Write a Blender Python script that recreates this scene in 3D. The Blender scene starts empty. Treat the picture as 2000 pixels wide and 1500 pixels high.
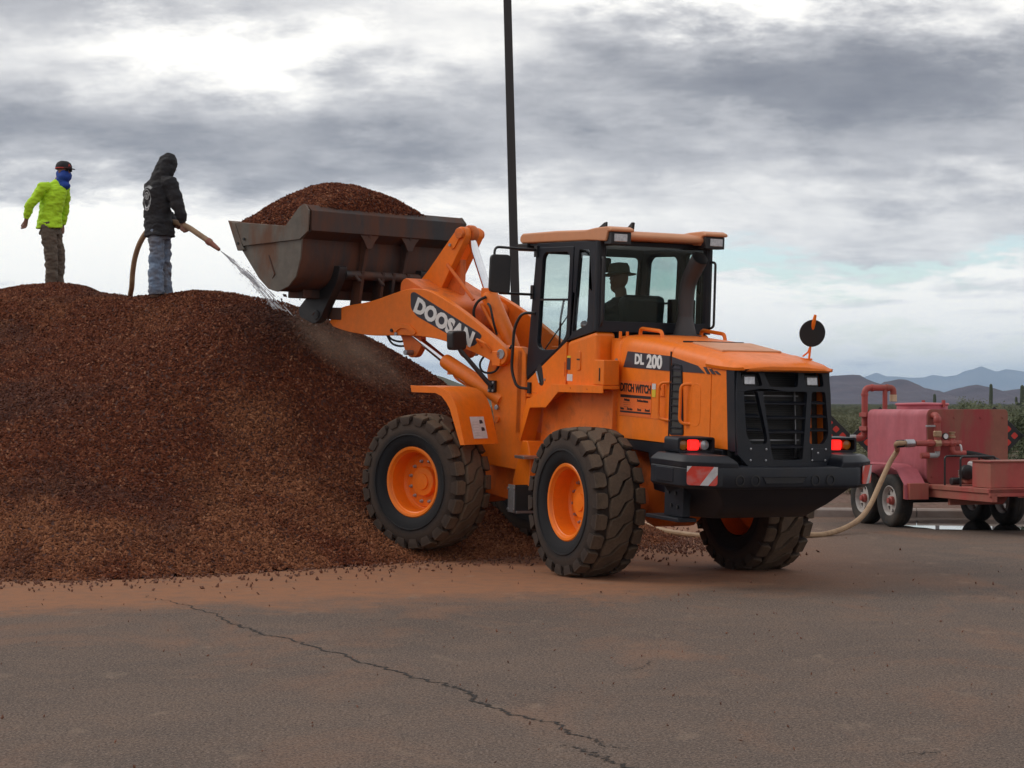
import bpy, bmesh, math, random
import numpy as np
from mathutils import Matrix, Vector, Euler, noise as mnoise
from mathutils.geometry import tessellate_polygon
random.seed(7); rng = np.random.default_rng(7)
PI = math.pi; R = math.radians
scene = bpy.context.scene
col = scene.collection

# ------------------------------------------------------------------ camera
EYE = 1.70; FPX = 4000.0; TILT = math.atan(37 / FPX)
cam_d = bpy.data.cameras.new('camera'); cam = bpy.data.objects.new('camera', cam_d); col.objects.link(cam)
cam.location = (0, 0, EYE); cam.rotation_euler = (PI / 2 + TILT, 0, 0)
cam_d.sensor_width = 36; cam_d.sensor_fit = 'HORIZONTAL'; cam_d.lens = 36 * FPX / 2000
cam_d.clip_start = 0.1; cam_d.clip_end = 60000
scene.camera = cam
scene.view_settings.view_transform = 'Standard'; scene.view_settings.look = 'None'
scene.view_settings.exposure = 0.12; scene.view_settings.gamma = 1.0
scene.view_settings.use_curve_mapping = False
scene.cycles.max_bounces = 8; scene.cycles.transparent_max_bounces = 16
scene.cycles.volume_bounces = 1
scene.cycles.use_denoising = True

# ------------------------------------------------------------------ node helper
class NT:
    def __init__(s, tree): s.t = tree; s.n = tree.nodes; s.l = tree.links
    def new(s, typ, **kw):
        nd = s.n.new(typ)
        for k, v in kw.items(): setattr(nd, k, v)
        return nd
    def put(s, sock, v):
        if v is None: return
        if isinstance(v, bpy.types.NodeSocket): s.l.new(v, sock)
        elif isinstance(v, (tuple, list)) and sock.type == 'RGBA' and len(v) == 3: sock.default_value = (*v, 1)
        else: sock.default_value = v
    def math(s, op, a, b=None, c=None, clamp=False):
        m = s.new('ShaderNodeMath', operation=op, use_clamp=clamp)
        for i, v in enumerate((a, b, c)): s.put(m.inputs[i], v)
        return m.outputs[0]
    def mix(s, f, a, b):
        m = s.new('ShaderNodeMix', data_type='RGBA')
        s.put(m.inputs[0], f); s.put(m.inputs[6], a); s.put(m.inputs[7], b)
        return m.outputs[2]
    def noise(s, vec, scale, detail=4, rough=.55, dist=0.0, out=0):
        m = s.new('ShaderNodeTexNoise')
        s.put(m.inputs['Vector'], vec)
        m.inputs['Scale'].default_value = scale; m.inputs['Detail'].default_value = detail
        m.inputs['Roughness'].default_value = rough; m.inputs['Distortion'].default_value = dist
        return m.outputs[out]
    def ramp(s, f, stops, interp='LINEAR'):
        m = s.new('ShaderNodeValToRGB'); m.color_ramp.interpolation = interp
        e = m.color_ramp.elements
        while len(e) > 1: e.remove(e[-1])
        for i, (p, c) in enumerate(stops):
            x = e[0] if i == 0 else e.new(p)
            x.position = p; x.color = (*c, 1) if isinstance(c, tuple) else (c, c, c, 1)
        s.put(m.inputs[0], f)
        return m.outputs[0]
    def maprange(s, v, a, b, c=0.0, d=1.0, smooth=False):
        m = s.new('ShaderNodeMapRange', interpolation_type='SMOOTHSTEP' if smooth else 'LINEAR')
        s.put(m.inputs[0], v)
        for i, x in enumerate((a, b, c, d)): m.inputs[i + 1].default_value = x
        return m.outputs[0]
    def vscale(s, vec, sc):
        m = s.new('ShaderNodeVectorMath', operation='MULTIPLY'); s.put(m.inputs[0], vec); m.inputs[1].default_value = sc
        return m.outputs[0]

# ------------------------------------------------------------------ world: broken overcast sky
SUN_AZ, SUN_EL = R(-75), R(42)          # azimuth from +Y towards +X
world = bpy.data.worlds.new('World'); scene.world = world; world.use_nodes = True
W = NT(world.node_tree); W.n.clear()
gen = W.new('ShaderNodeTexCoord').outputs['Generated']
sep = W.new('ShaderNodeSeparateXYZ'); W.put(sep.inputs[0], gen)
dx, dy, dz = sep.outputs
zc = W.math('MAXIMUM', dz, 0.0)
den = W.math('ADD', zc, 0.26)
cmb = W.new('ShaderNodeCombineXYZ')
W.put(cmb.inputs[0], W.math('DIVIDE', dx, den)); W.put(cmb.inputs[1], W.math('DIVIDE', dy, den)); W.put(cmb.inputs[2], 0.0)
PL = cmb.outputs[0]
az = W.math('ARCTAN2', dx, dy); el = W.math('ARCSINE', dz)
warp1 = W.noise(PL, 3.6, 7, .62); warp2 = W.noise(W.vscale(PL, (1, 1.1, 1)), 4.6, 8, .64)
azw = W.math('ADD', az, W.math('MULTIPLY', W.math('SUBTRACT', warp1, .5), .20))
elw = W.math('ADD', el, W.math('MULTIPLY', W.math('SUBTRACT', warp2, .5), .085))
def blob(a0, e0, sa, se, amp):
    a = W.math('DIVIDE', W.math('SUBTRACT', azw, a0), sa); e = W.math('DIVIDE', W.math('SUBTRACT', elw, e0), se)
    q = W.math('ADD', W.math('MULTIPLY', a, a), W.math('MULTIPLY', e, e))
    return W.math('MULTIPLY', W.math('POWER', 2.718, W.math('MULTIPLY', q, -1.0)), amp)
def sky_px(u, v): return (u - 1000) / 4000, (787 - v) / 4000
BL = [  # brightness changes of the cloud deck, in direction space
    (470, 108, 330, 52, .50), (60, 30, 300, 50, -.12), (850, 60, 220, 70, .10), (1450, -5, 460, 46, .50), (1950, 30, 200, 60, .30),
    (1700, 185, 480, 100, -.50), (1250, 150, 260, 100, -.26), (1850, 330, 280, 50, -.18),
    (250, 285, 520, 85, -.36), (800, 320, 260, 60, -.20),
    (130, 490, 460, 80, .80), (450, 560, 330, 70, .60), (780, 480, 200, 90, .25), (500, 700, 700, 90, .35),
    (1150, 400, 260, 50, .16), (1600, 440, 500, 45, .14), (1750, 590, 460, 55, .42), (1150, 540, 300, 60, .25), (1750, 700, 800, 75, .62)]
B = None
for (u, v, su, sv, amp) in BL:
    a0, e0 = sky_px(u, v)
    b = blob(a0, e0, su / 4000, sv / 4000, amp)
    B = b if B is None else W.math('ADD', B, b)
fb = W.noise(W.vscale(PL, (1.0, 1.0, 1)), 3.4, 10, .60, .25)
fb2 = W.noise(W.vscale(PL, (.8, 1.3, 1)), 9.0, 8, .62, .2)
B = W.math('ADD', B, W.math('MULTIPLY', W.math('SUBTRACT', fb, .5), .85))
B = W.math('ADD', B, W.math('MULTIPLY', W.math('SUBTRACT', fb2, .5), .32))
sc3 = W.new('ShaderNodeCombineXYZ'); W.put(sc3.inputs[0], W.math('MULTIPLY', az, 9.0)); W.put(sc3.inputs[1], W.math('MULTIPLY', el, 85.0)); W.put(sc3.inputs[2], 2.0)
fb3 = W.noise(sc3.outputs[0], 1.0, 7, .58, .4)      # thin layered cloud towards the horizon
B = W.math('ADD', B, W.math('MULTIPLY', W.math('MULTIPLY', W.math('SUBTRACT', fb3, .54), 1.5), W.maprange(el, .085, .045)))
B = W.math('ADD', B, .63)
cloud = W.ramp(B, [(0.0, (.205, .212, .245)), (.25, (.305, .31, .34)), (.5, (.53, .53, .55)), (.72, (.82, .81, .80)), (.88, (1.0, .98, .94)), (1.0, (1.15, 1.12, 1.05))])
nis = W.new('ShaderNodeTexSky', sky_type='NISHITA'); nis.sun_disc = False
nis.sun_elevation = SUN_EL; nis.sun_rotation = SUN_AZ; nis.air_density = 1.0; nis.dust_density = .3
bg_sky = W.new('ShaderNodeBackground'); W.put(bg_sky.inputs[0], nis.outputs[0]); bg_sky.inputs[1].default_value = .15
bg_cl = W.new('ShaderNodeBackground'); W.put(bg_cl.inputs[0], cloud); bg_cl.inputs[1].default_value = 1.0
gap = W.math('ADD', W.math('ADD', blob(*sky_px(1500, 535), 300 / 4000, 26 / 4000, 1.3), blob(*sky_px(1900, 525), 200 / 4000, 18 / 4000, .9)), blob(*sky_px(1800, 675), 260 / 4000, 20 / 4000, .5))
gap = W.math('MULTIPLY', gap, W.maprange(fb2, .72, .50), clamp=True)
mxs = W.new('ShaderNodeMixShader'); W.put(mxs.inputs[0], gap); W.l.new(bg_cl.outputs[0], mxs.inputs[1]); W.l.new(bg_sky.outputs[0], mxs.inputs[2])
wo = W.new('ShaderNodeOutputWorld'); W.l.new(mxs.outputs[0], wo.inputs[0])

# ------------------------------------------------------------------ sun, veiled by the cloud deck
sun_d = bpy.data.lights.new('sun', 'SUN'); sun = bpy.data.objects.new('sun', sun_d); col.objects.link(sun)
sun_d.energy = 1.1; sun_d.angle = R(24); sun_d.color = (1.0, .95, .87)
sv = Vector((math.sin(SUN_AZ) * math.cos(SUN_EL), math.cos(SUN_AZ) * math.cos(SUN_EL), math.sin(SUN_EL)))
sun.rotation_euler = sv.to_track_quat('Z', 'Y').to_euler(); sun.location = (0, 0, 60)

# ------------------------------------------------------------------ materials
def principled(name):
    m = bpy.data.materials.new(name); m.use_nodes = True
    t = NT(m.node_tree); b = t.n['Principled BSDF']
    return m, t, b
def make_mat(name, base, rough=.5, metal=0.0, dirt=None, dirt_amt=.0, dirt_scale=3.0, dirt_lo=.45, dirt_hi=.7, var=.06, var_scale=8.0,
             bump=0.0, bump_scale=60.0, coat=0.0, spec=.5, streak=False, emit=None, emit_str=0.0):
    m, t, b = principled(name)
    oc = t.new('ShaderNodeTexCoord').outputs['Object']
    n1 = t.noise(oc, var_scale, 6, .65)
    f = t.maprange(n1, .3, .7)
    c = t.mix(f, tuple(max(0, x * (1 - var)) for x in base), tuple(x * (1 + var) for x in base))
    rsock = rough
    if dirt is not None and dirt_amt > 0:
        vec = t.vscale(oc, (1, 1, .25)) if streak else oc
        n2 = t.noise(vec, dirt_scale, 7, .65, .3)
        df = t.math('MULTIPLY', t.maprange(n2, dirt_lo, dirt_hi), dirt_amt, clamp=True)
        c = t.mix(df, c, dirt)
        rsock = t.math('ADD', t.math('MULTIPLY', df, .85 - rough), rough)
    t.put(b.inputs['Base Color'], c); t.put(b.inputs['Roughness'], rsock)
    b.inputs['Metallic'].default_value = metal
    b.inputs['Specular IOR Level'].default_value = spec
    b.inputs['Coat Weight'].default_value = coat; b.inputs['Coat Roughness'].default_value = .12
    if bump > 0:
        bn = t.new('ShaderNodeBump'); bn.inputs['Strength'].default_value = bump; bn.inputs['Distance'].default_value = .01
        t.put(bn.inputs['Height'], t.noise(oc, bump_scale, 4, .6)); t.l.new(bn.outputs[0], b.inputs['Normal'])
    if emit is not None:
        b.inputs['Emission Color'].default_value = (*emit, 1); b.inputs['Emission Strength'].default_value = emit_str
    return m
DUST = (.22, .105, .055)
M = {}
M['orange'] = make_mat('orange_paint', (.84, .180, .007), .42, dirt=(.42, .155, .05), dirt_amt=.45, dirt_scale=3.4, dirt_lo=.50, dirt_hi=.80, streak=True, var=.07, var_scale=14, bump=.03, bump_scale=25, coat=.06, spec=.38)
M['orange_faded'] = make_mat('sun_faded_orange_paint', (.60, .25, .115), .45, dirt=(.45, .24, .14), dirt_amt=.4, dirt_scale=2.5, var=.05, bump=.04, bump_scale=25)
M['orange_worn'] = make_mat('worn_orange_paint', (.72, .150, .014), .48, dirt=(.16, .06, .025), dirt_amt=.75, dirt_scale=3.2, dirt_lo=.48, dirt_hi=.72, var=.06, bump=.08, bump_scale=30)
M['charcoal'] = make_mat('charcoal_paint', (.010, .012, .018), .42, spec=.32, dirt=(.06, .045, .036), dirt_amt=.30, dirt_scale=2.5, dirt_lo=.45, dirt_hi=.8, bump=.06, bump_scale=40)
M['black'] = make_mat('black_plastic', (.012, .012, .014), .45, dirt=(.08, .06, .05), dirt_amt=.2)
M['stack'] = make_mat('sooty_stack', (.050, .048, .050), .6, dirt=(.10, .07, .055), dirt_amt=.3)
M['rubber'] = make_mat('black_rubber', (.016, .016, .017), .75)
M['steel'] = make_mat('bare_steel', (.42, .42, .44), .35, metal=.9, dirt=(.1, .08, .07), dirt_amt=.5)
M['chrome'] = make_mat('chrome_rod', (.80, .81, .84), .12, metal=1.0)
M['decal_dark'] = make_mat('dark_decal', (.035, .032, .042), .4)
M['decal_white'] = make_mat('white_lettering', (.78, .77, .76), .5, dirt=(.5, .42, .36), dirt_amt=.4, dirt_scale=8)
M['decal_ink'] = make_mat('black_ink', (.012, .008, .008), .55)
M['sticker_orange'] = make_mat('orange_sticker', (.80, .15, .02), .5)
M['paper'] = make_mat('white_sticker', (.66, .65, .66), .5, dirt=(.35, .3, .28), dirt_amt=.4, dirt_scale=12)
M['yellow'] = make_mat('yellow_sticker', (.7, .5, .03), .5)
M['red_refl'] = make_mat('red_reflector', (.62, .045, .025), .3, dirt=(.4, .3, .28), dirt_amt=.5, dirt_scale=9)
M['white_refl'] = make_mat('white_reflector', (.55, .53, .54), .3, dirt=(.3, .25, .22), dirt_amt=.6, dirt_scale=9)
M['tail_red'] = make_mat('lit_red_lens', (.7, .01, .01), .25, emit=(1.0, .015, .012), emit_str=1.6)
M['amber'] = make_mat('amber_lens', (.42, .13, .01), .2, coat=.3)
M['clear_lens'] = make_mat('clear_lens', (.5, .5, .52), .12, metal=.35, coat=.5, var=.3, var_scale=30)
M['bucket'] = make_mat('worn_bucket_steel', (.024, .021, .022), .5, metal=.15, dirt=(.115, .045, .024), dirt_amt=.9, dirt_scale=2.6, dirt_lo=.38, dirt_hi=.60, var=.2, bump=.15, bump_scale=18, streak=True)
M['bucket_side'] = make_mat('scraped_bucket_steel', (.125, .105, .085), .42, metal=.25, dirt=(.15, .066, .036), dirt_amt=.85, dirt_scale=3.0, dirt_lo=.44, dirt_hi=.62, var=.2, bump=.15, bump_scale=18, streak=True)
M['radiator'] = make_mat('radiator_core', (.035, .033, .030), .6)
M['skin'] = make_mat('skin', (.22, .10, .065), .55)
M['pole'] = make_mat('dark_pole_paint', (.030, .025, .025), .6)
M['concrete'] = make_mat('kerb_concrete', (.32, .27, .24), .85, dirt=(.2, .12, .08), dirt_amt=.6, dirt_scale=1.5, bump=.2, bump_scale=30)
def glass_mat(name, tint, gloss=.9):
    m = bpy.data.materials.new(name); m.use_nodes = True; t = NT(m.node_tree); t.n.clear()
    tr = t.new('ShaderNodeBsdfTransparent'); tr.inputs[0].default_value = (*tint, 1)
    gl = t.new('ShaderNodeBsdfGlossy'); gl.inputs['Roughness'].default_value = .02; gl.inputs[0].default_value = (gloss, gloss, gloss, 1)
    lw = t.new('ShaderNodeLayerWeight'); lw.inputs[0].default_value = .5
    fr = t.math('ADD', t.math('MULTIPLY', t.math('POWER', lw.outputs['Facing'], 4.0), .55), .035)
    mx = t.new('ShaderNodeMixShader'); t.l.new(fr, mx.inputs[0]); t.l.new(tr.outputs[0], mx.inputs[1]); t.l.new(gl.outputs[0], mx.inputs[2])
    o = t.new('ShaderNodeOutputMaterial'); t.l.new(mx.outputs[0], o.inputs[0])
    return m
M['glass'] = glass_mat('tinted_glass', (.92, .965, .955)); M['glass_rear'] = glass_mat('shade_tinted_glass', (.74, .82, .81))  # rear tint deepened to stand in for the shade inside the cab
M['mirror'] = make_mat('mirror_glass', (.05, .06, .06), .05, metal=0, coat=.6)  # dark green base colour painted in place of reflected trees

# ------------------------------------------------------------------ mesh builder
AX = {'x': 0, 'y': 1, 'z': 2}
class MB:
    def __init__(s, M=None): s.v = []; s.f = []; s.mi = []; s.M = M; s.cur = 0
    def add(s, verts, faces, M=None):
        o = len(s.v); X = M if M is not None else None
        for p in verts:
            p = Vector(p)
            if X is not None: p = X @ p
            if s.M is not None: p = s.M @ p
            s.v.append(p)
        for f in faces: s.f.append([i + o for i in f]); s.mi.append(s.cur)
        return s
    def m(s, i): s.cur = i; return s
    def box(s, x0, x1, y0, y1, z0, z1, M=None):
        v = [(x, y, z) for x in (x0, x1) for y in (y0, y1) for z in (z0, z1)]
        return s.add(v, [(0, 1, 3, 2), (4, 6, 7, 5), (0, 4, 5, 1), (2, 3, 7, 6), (0, 2, 6, 4), (1, 5, 7, 3)], M)
    def _lift(s, axis, p, h):
        return (h, p[0], p[1]) if axis == 'x' else (p[0], h, p[1]) if axis == 'y' else (p[0], p[1], h)
    def prism(s, poly, axis, a, b, M=None):
        n = len(poly)
        v = [s._lift(axis, p, a) for p in poly] + [s._lift(axis, p, b) for p in poly]
        f = [list(range(n))[::-1], list(range(n, 2 * n))] + [(i, (i + 1) % n, n + (i + 1) % n, n + i) for i in range(n)]
        return s.add(v, f, M)
    def plate(s, outer, holes, axis, a, b, M=None):
        loops = [outer] + list(holes)
        flat = [p for L in loops for p in L]; n = len(flat)
        tris = tessellate_polygon([[Vector((p[0], p[1], 0)) for p in L] for L in loops])
        v = [s._lift(axis, p, a) for p in flat] + [s._lift(axis, p, b) for p in flat]
        f = [tuple(t) for t in tris] + [tuple(i + n for i in t[::-1]) for t in tris]
        o = 0
        for L in loops:
            k = len(L)
            for i in range(k): f.append((o + i, o + (i + 1) % k, n + o + (i + 1) % k, n + o + i))
            o += k
        return s.add(v, f, M)
    def ring_stack(s, rings, cap=True, closed=False, M=None):
        n = len(rings[0]); v = [p for r in rings for p in r]; f = []
        k = len(rings)
        for j in range(k - 1 if not closed else k):
            a = j * n; b = ((j + 1) % k) * n
            for i in range(n): f.append((a + i, a + (i + 1) % n, b + (i + 1) % n, b + i))
        if cap and not closed: f.append(list(range(n))[::-1]); f.append(list(range((k - 1) * n, k * n)))
        return s.add(v, f, M)
    def tube(s, pts, r, n=8, M=None, cap=True, flat=1.0):
        pts = [Vector(p) for p in pts]; rs = r if isinstance(r, (list, tuple)) else [r] * len(pts)
        rings = []; up = None
        for i, p in enumerate(pts):
            a = pts[max(i - 1, 0)]; b = pts[min(i + 1, len(pts) - 1)]
            d = (b - a).normalized()
            if up is None:
                up = d.orthogonal().normalized()
            else:
                up = (up - d * up.dot(d)).normalized()
            w = d.cross(up)
            rings.append([p + (up * math.cos(t) + w * math.sin(t) * flat) * rs[i] for t in (2 * PI * k / n for k in range(n))])
        return s.ring_stack(rings, cap, M=M)
    def cyl(s, p0, p1, r0, r1=None, n=16, M=None):
        return s.tube([p0, p1], [r0, r0 if r1 is None else r1], n, M)
    def lathe(s, prof, o=(0, 0, 0), axis=(0, 0, 1), n=32, M=None, cap=True):
        o = Vector(o); ax = Vector(axis).normalized(); u = ax.orthogonal().normalized(); w = ax.cross(u)
        rings = [[o + ax * h + (u * math.cos(t) + w * math.sin(t)) * max(r, 1e-4) for t in (2 * PI * k / n for k in range(n))] for r, h in prof]
        return s.ring_stack(rings, cap, M=M)
    def ell(s, c, rad, nu=16, nv=10, M=None):
        c = Vector(c); rings = []
        for j in range(nv + 1):
            ph = -PI / 2 + PI * j / nv
            rr = max(math.cos(ph), .02)
            rings.append([c + Vector((rad[0] * rr * math.cos(t), rad[1] * rr * math.sin(t), rad[2] * math.sin(ph))) for t in (2 * PI * k / nu for k in range(nu))])
        return s.ring_stack(rings, True, M=M)
    def mesh(s, name, mats, smooth=35):
        me = bpy.data.meshes.new(name); me.from_pydata([tuple(p) for p in s.v], [], s.f)
        bm = bmesh.new(); bm.from_mesh(me)
        bmesh.ops.recalc_face_normals(bm, faces=bm.faces); bm.to_mesh(me); bm.free()
        for m_ in (mats if isinstance(mats, (list, tuple)) else [mats]): me.materials.append(m_)
        me.polygons.foreach_set('material_index', s.mi)
        if smooth:
            me.polygons.foreach_set('use_smooth', [True] * len(me.polygons))
            me.set_sharp_from_angle(angle=R(smooth))
        me.update(); return me
    def obj(s, name, mats, parent=None, bevel=0.0, smooth=35, seg=2, loc=None):
        o = bpy.data.objects.new(name, s.mesh(name, mats, smooth)); col.objects.link(o); o.parent = parent
        if loc is not None: o.location = loc
        if bevel > 0:
            b = o.modifiers.new('bevel', 'BEVEL'); b.width = bevel; b.segments = seg; b.limit_method = 'ANGLE'; b.angle_limit = R(35); b.harden_normals = True
        return o
def link_mesh(name, me, parent=None, loc=None):
    o = bpy.data.objects.new(name, me); col.objects.link(o); o.parent = parent
    if loc is not None: o.location = loc
    return o
def tag(o, label=None, cat=None, group=None, kind=None):
    if label: o['label'] = label
    if cat: o['category'] = cat
    if group: o['group'] = group
    if kind: o['kind'] = kind
    return o
def empty(name, loc=(0, 0, 0), rot=None):
    o = bpy.data.objects.new(name, None); col.objects.link(o); o.location = loc; o.empty_display_size = .3
    if rot is not None: o.rotation_euler = rot
    return o
def smooth_path(pts, k=6):
    P = [Vector(p) for p in pts]; out = []
    for i in range(len(P) - 1):
        a = P[max(i - 1, 0)]; b = P[i]; c = P[i + 1]; d = P[min(i + 2, len(P) - 1)]
        for j in range(k):
            t = j / k
            out.append(.5 * ((2 * b) + (c - a) * t + (2 * a - 5 * b + 4 * c - d) * t * t + (3 * b - a - 3 * c + d) * t ** 3))
    out.append(P[-1]); return out
def fillet(pts, r, k=5):
    P = [Vector(p) for p in pts]; out = [P[0]]
    for i in range(1, len(P) - 1):
        a = (P[i - 1] - P[i]); b = (P[i + 1] - P[i]); q = min(r, a.length * .49, b.length * .49)
        s_ = P[i] + a.normalized() * q; e = P[i] + b.normalized() * q
        for j in range(k + 1):
            t = j / k; out.append(s_ * (1 - t) ** 2 + P[i] * 2 * t * (1 - t) + e * t * t)
    out.append(P[-1]); return out
def round_poly(poly, r, k=3):
    n = len(poly); out = []
    for i in range(n):
        p = Vector(poly[i]); a = Vector(poly[i - 1]) - p; b = Vector(poly[(i + 1) % n]) - p
        q = min(r, a.length * .45, b.length * .45); s_ = p + a.normalized() * q; e = p + b.normalized() * q
        for j in range(k + 1):
            t = j / k; v = s_ * (1 - t) ** 2 + p * 2 * t * (1 - t) + e * t * t; out.append((v.x, v.y))
    return out
def text_mesh(body, size, depth=.003, bold=0.0, shear=0.0, xs=1.0):
    cu = bpy.data.curves.new('lettering', 'FONT'); cu.body = body; cu.size = size; cu.extrude = depth; cu.offset = bold; cu.shear = shear
    cu.align_x = 'CENTER'; cu.align_y = 'CENTER'; cu.resolution_u = 3
    o = bpy.data.objects.new('lettering', cu); col.objects.link(o)
    dg = bpy.context.evaluated_depsgraph_get(); dg.update()
    me = bpy.data.meshes.new_from_object(o.evaluated_get(dg))
    bpy.data.objects.remove(o); bpy.data.curves.remove(cu)
    V = [(v.co.x * xs, v.co.y, v.co.z) for v in me.vertices]; F = [tuple(p.vertices) for p in me.polygons]
    bpy.data.meshes.remove(me); return V, F
def frame_matrix(o, ex, ey):
    ex = Vector(ex).normalized(); ey = Vector(ey); ey = (ey - ex * ey.dot(ex)).normalized(); ez = ex.cross(ey)
    m_ = Matrix.Identity(4)
    for i in range(3): m_[i][0] = ex[i]; m_[i][1] = ey[i]; m_[i][2] = ez[i]; m_[i][3] = o[i]
    return m_
def at(u, v, D):       # a point seen at picture position (u, v) of the 2000 px photograph, D metres away
    return Vector(((u - 1000) / FPX * D, D, EYE - (v - 787) / FPX * D))

# ------------------------------------------------------------------ the setting: ground, lot, kerb, verge
def kerb_y(x): return 31.3 - .155 * x
def shader_ground():
    m, t, b = principled('desert_ground')
    oc = t.new('ShaderNodeTexCoord').outputs['Object']
    n = t.noise(oc, .012, 6, .6); n2 = t.noise(oc, .35, 5, .6)
    c = t.ramp(n, [(.3, (.115, .10, .06)), (.5, (.085, .088, .045)), (.7, (.15, .115, .075))])
    c = t.mix(t.maprange(n2, .45, .65), c, (.20, .125, .085))
    t.put(b.inputs['Base Color'], c); b.inputs['Roughness'].default_value = .95
    return m
g = MB().add([(-16000, -3000, -.06), (16000, -3000, -.06), (16000, 30000, -.06), (-16000, 30000, -.06)], [(0, 1, 2, 3)]).obj('ground', shader_ground())
tag(g, 'flat desert plain of dry soil reaching to the mountains', 'ground', kind='structure')

def shader_asphalt():
    m, t, b = principled('dusty_asphalt')
    oc = t.new('ShaderNodeTexCoord').outputs['Object']
    sp = t.new('ShaderNodeSeparateXYZ'); t.put(sp.inputs[0], oc); X, Y, _ = sp.outputs
    big = t.noise(oc, .35, 6, .6, .3); mid = t.noise(oc, 2.2, 6, .6, .4); fine = t.noise(oc, 70, 3, .6); grit = t.noise(oc, 190, 2, .5)
    base = t.ramp(big, [(.3, (.086, .063, .051)), (.55, (.118, .085, .068)), (.75, (.152, .106, .080))])
    base = t.mix(t.maprange(mid, .47, .72, 0, .7), base, (.165, .108, .078))
    base = t.mix(t.maprange(mid, .42, .25, 0, .5), base, (.075, .063, .058))
    fine2 = t.noise(oc, 28, 4, .65)
    base = t.mix(t.maprange(fine, .52, .64, 0, .75), base, (.26, .205, .175))
    base = t.mix(t.maprange(fine, .47, .36, 0, .85), base, (.030, .024, .022))
    base = t.mix(t.maprange(fine2, .50, .66, 0, .5), base, (.20, .145, .115))
    base = t.mix(t.maprange(fine2, .46, .32, 0, .55), base, (.050, .040, .036))
    base = t.mix(t.maprange(grit, .60, .70, 0, .8), base, (.36, .30, .26))
    base = t.mix(t.maprange(t.noise(oc, .9, 5, .6, .8), .66, .76, 0, .5), base, (.055, .046, .042))
    # red-brown fines washed out of the chip pile
    wob = t.math('ADD', t.math('MULTIPLY', t.math('SUBTRACT', t.noise(oc, .8, 8, .72, .5), .5), 4.2), t.math('MULTIPLY', t.math('SUBTRACT', t.noise(oc, 6, 6, .7, .5), .5), 1.6))
    edge = t.math('SUBTRACT', t.math('ADD', Y, wob), t.math('ADD', 17.7, t.math('MULTIPLY', X, .28)))
    dust = t.math('MULTIPLY', t.maprange(edge, -.7, 1.1, 0, 1, True), t.maprange(X, 5.0, 1.2, 0, 1, True))
    dust = t.math('MULTIPLY', dust, t.maprange(t.noise(oc, 5.0, 5, .7), .25, .55, .45, 1.0))
    sv_ = t.vscale(oc, (1.0, .55, 1))
    st = t.math('MULTIPLY', t.maprange(t.noise(sv_, .75, 5, .62, .6), .52, .70), t.maprange(Y, 8.0, 14.0, .45, 1.0))
    dust = t.math('MAXIMUM', dust, t.math('MULTIPLY', t.math('MULTIPLY', st, .55), t.maprange(fine2, .3, .62, .25, 1.0)))
    base = t.mix(t.math('MULTIPLY', dust, .9), base, (.30, .140, .076))
    pale = t.math('MULTIPLY', t.maprange(t.noise(t.vscale(oc, (1.6, .8, 1)), 1.7, 4, .55, .3), .63, .80), .45)
    base = t.mix(pale, base, (.36, .26, .19))
    wet = t.maprange(Y, 27.3, 28.8, 0, 1, True)
    base = t.mix(t.math('MULTIPLY', wet, t.maprange(X, 4.0, 6.0, 0, .45)), base, (.045, .037, .034))
    t.put(b.inputs['Base Color'], base)
    t.put(b.inputs['Roughness'], t.maprange(big, .3, .7, .82, .95))
    b.inputs['Specular IOR Level'].default_value = .12
    bn = t.new('ShaderNodeBump'); bn.inputs['Strength'].default_value = .55; bn.inputs['Distance'].default_value = .012
    t.put(bn.inputs['Height'], t.math('ADD', fine, t.math('MULTIPLY', mid, .6))); t.l.new(bn.outputs[0], b.inputs['Normal'])
    return m
xs = np.linspace(-60, 60, 41)
lot = MB(); lot.add([(x, -40, 0) for x in xs] + [(x, kerb_y(x), 0) for x in xs], [(i, i + 1, 42 + i, 41 + i) for i in range(40)])
lot = lot.obj('asphalt_lot', shader_asphalt(), smooth=0)
tag(lot, 'worn grey brown asphalt lot with red dust and a long crack', 'asphalt', kind='structure')
# the long crack and its branches, a broken dark groove
def crack(pts, w, name):
    P = smooth_path([Vector((at(u, v, 1).x * (EYE * FPX / (v - 787)), EYE * FPX / (v - 787), 0)) for u, v in pts], 30)
    L = []; Rr = []
    for i, p in enumerate(P):
        d = (P[min(i + 1, len(P) - 1)] - P[max(i - 1, 0)]).normalized(); n = Vector((-d.y, d.x, 0))
        j = mnoise.noise(Vector((i * .45, 3.1, w * 90))) * .035 + mnoise.noise(Vector((i * .16, 7.1, w * 50))) * .045 + mnoise.noise(Vector((i * .06, 9.1, w * 70))) * .06
        ww = w * .8 * (.30 + .9 * abs(mnoise.noise(Vector((i * .4, 1.7, 0)))) + .25 * random.random()) * min(1, 4 * min(i, len(P) - 1 - i) / len(P) + .25)
        L.append(p + n * (j + ww)); Rr.append(p + n * (j - ww))
    mb = MB(); k = len(P)
    mb.add([(q.x, q.y, .003) for q in L] + [(q.x, q.y, .003) for q in Rr], [(i, i + 1, k + i + 1, k + i) for i in range(k - 1)])
    return mb.obj(name, M['crackfill'], lot, smooth=0)
M['crackfill'] = make_mat('crack_shadow_soil', (.020, .014, .011), .95)
crack([(290, 1162), (350, 1180), (430, 1205), (470, 1224), (515, 1238), (600, 1256), (680, 1285), (760, 1307), (840, 1330), (905, 1350), (935, 1370), (975, 1388), (1040, 1405), (1100, 1422), (1145, 1442), (1190, 1456), (1235, 1462)], .020, 'crack')
crack([(1125, 1452), (1140, 1468), (1180, 1482), (1215, 1496), (1260, 1530)], .018, 'crack')
crack([(1290, 1488 - 200), (1250, 1306), (1205, 1309)], .006, 'crack')
crack([(1760, 1468), (1800, 1470), (1840, 1466)], .012, 'crack')
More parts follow.
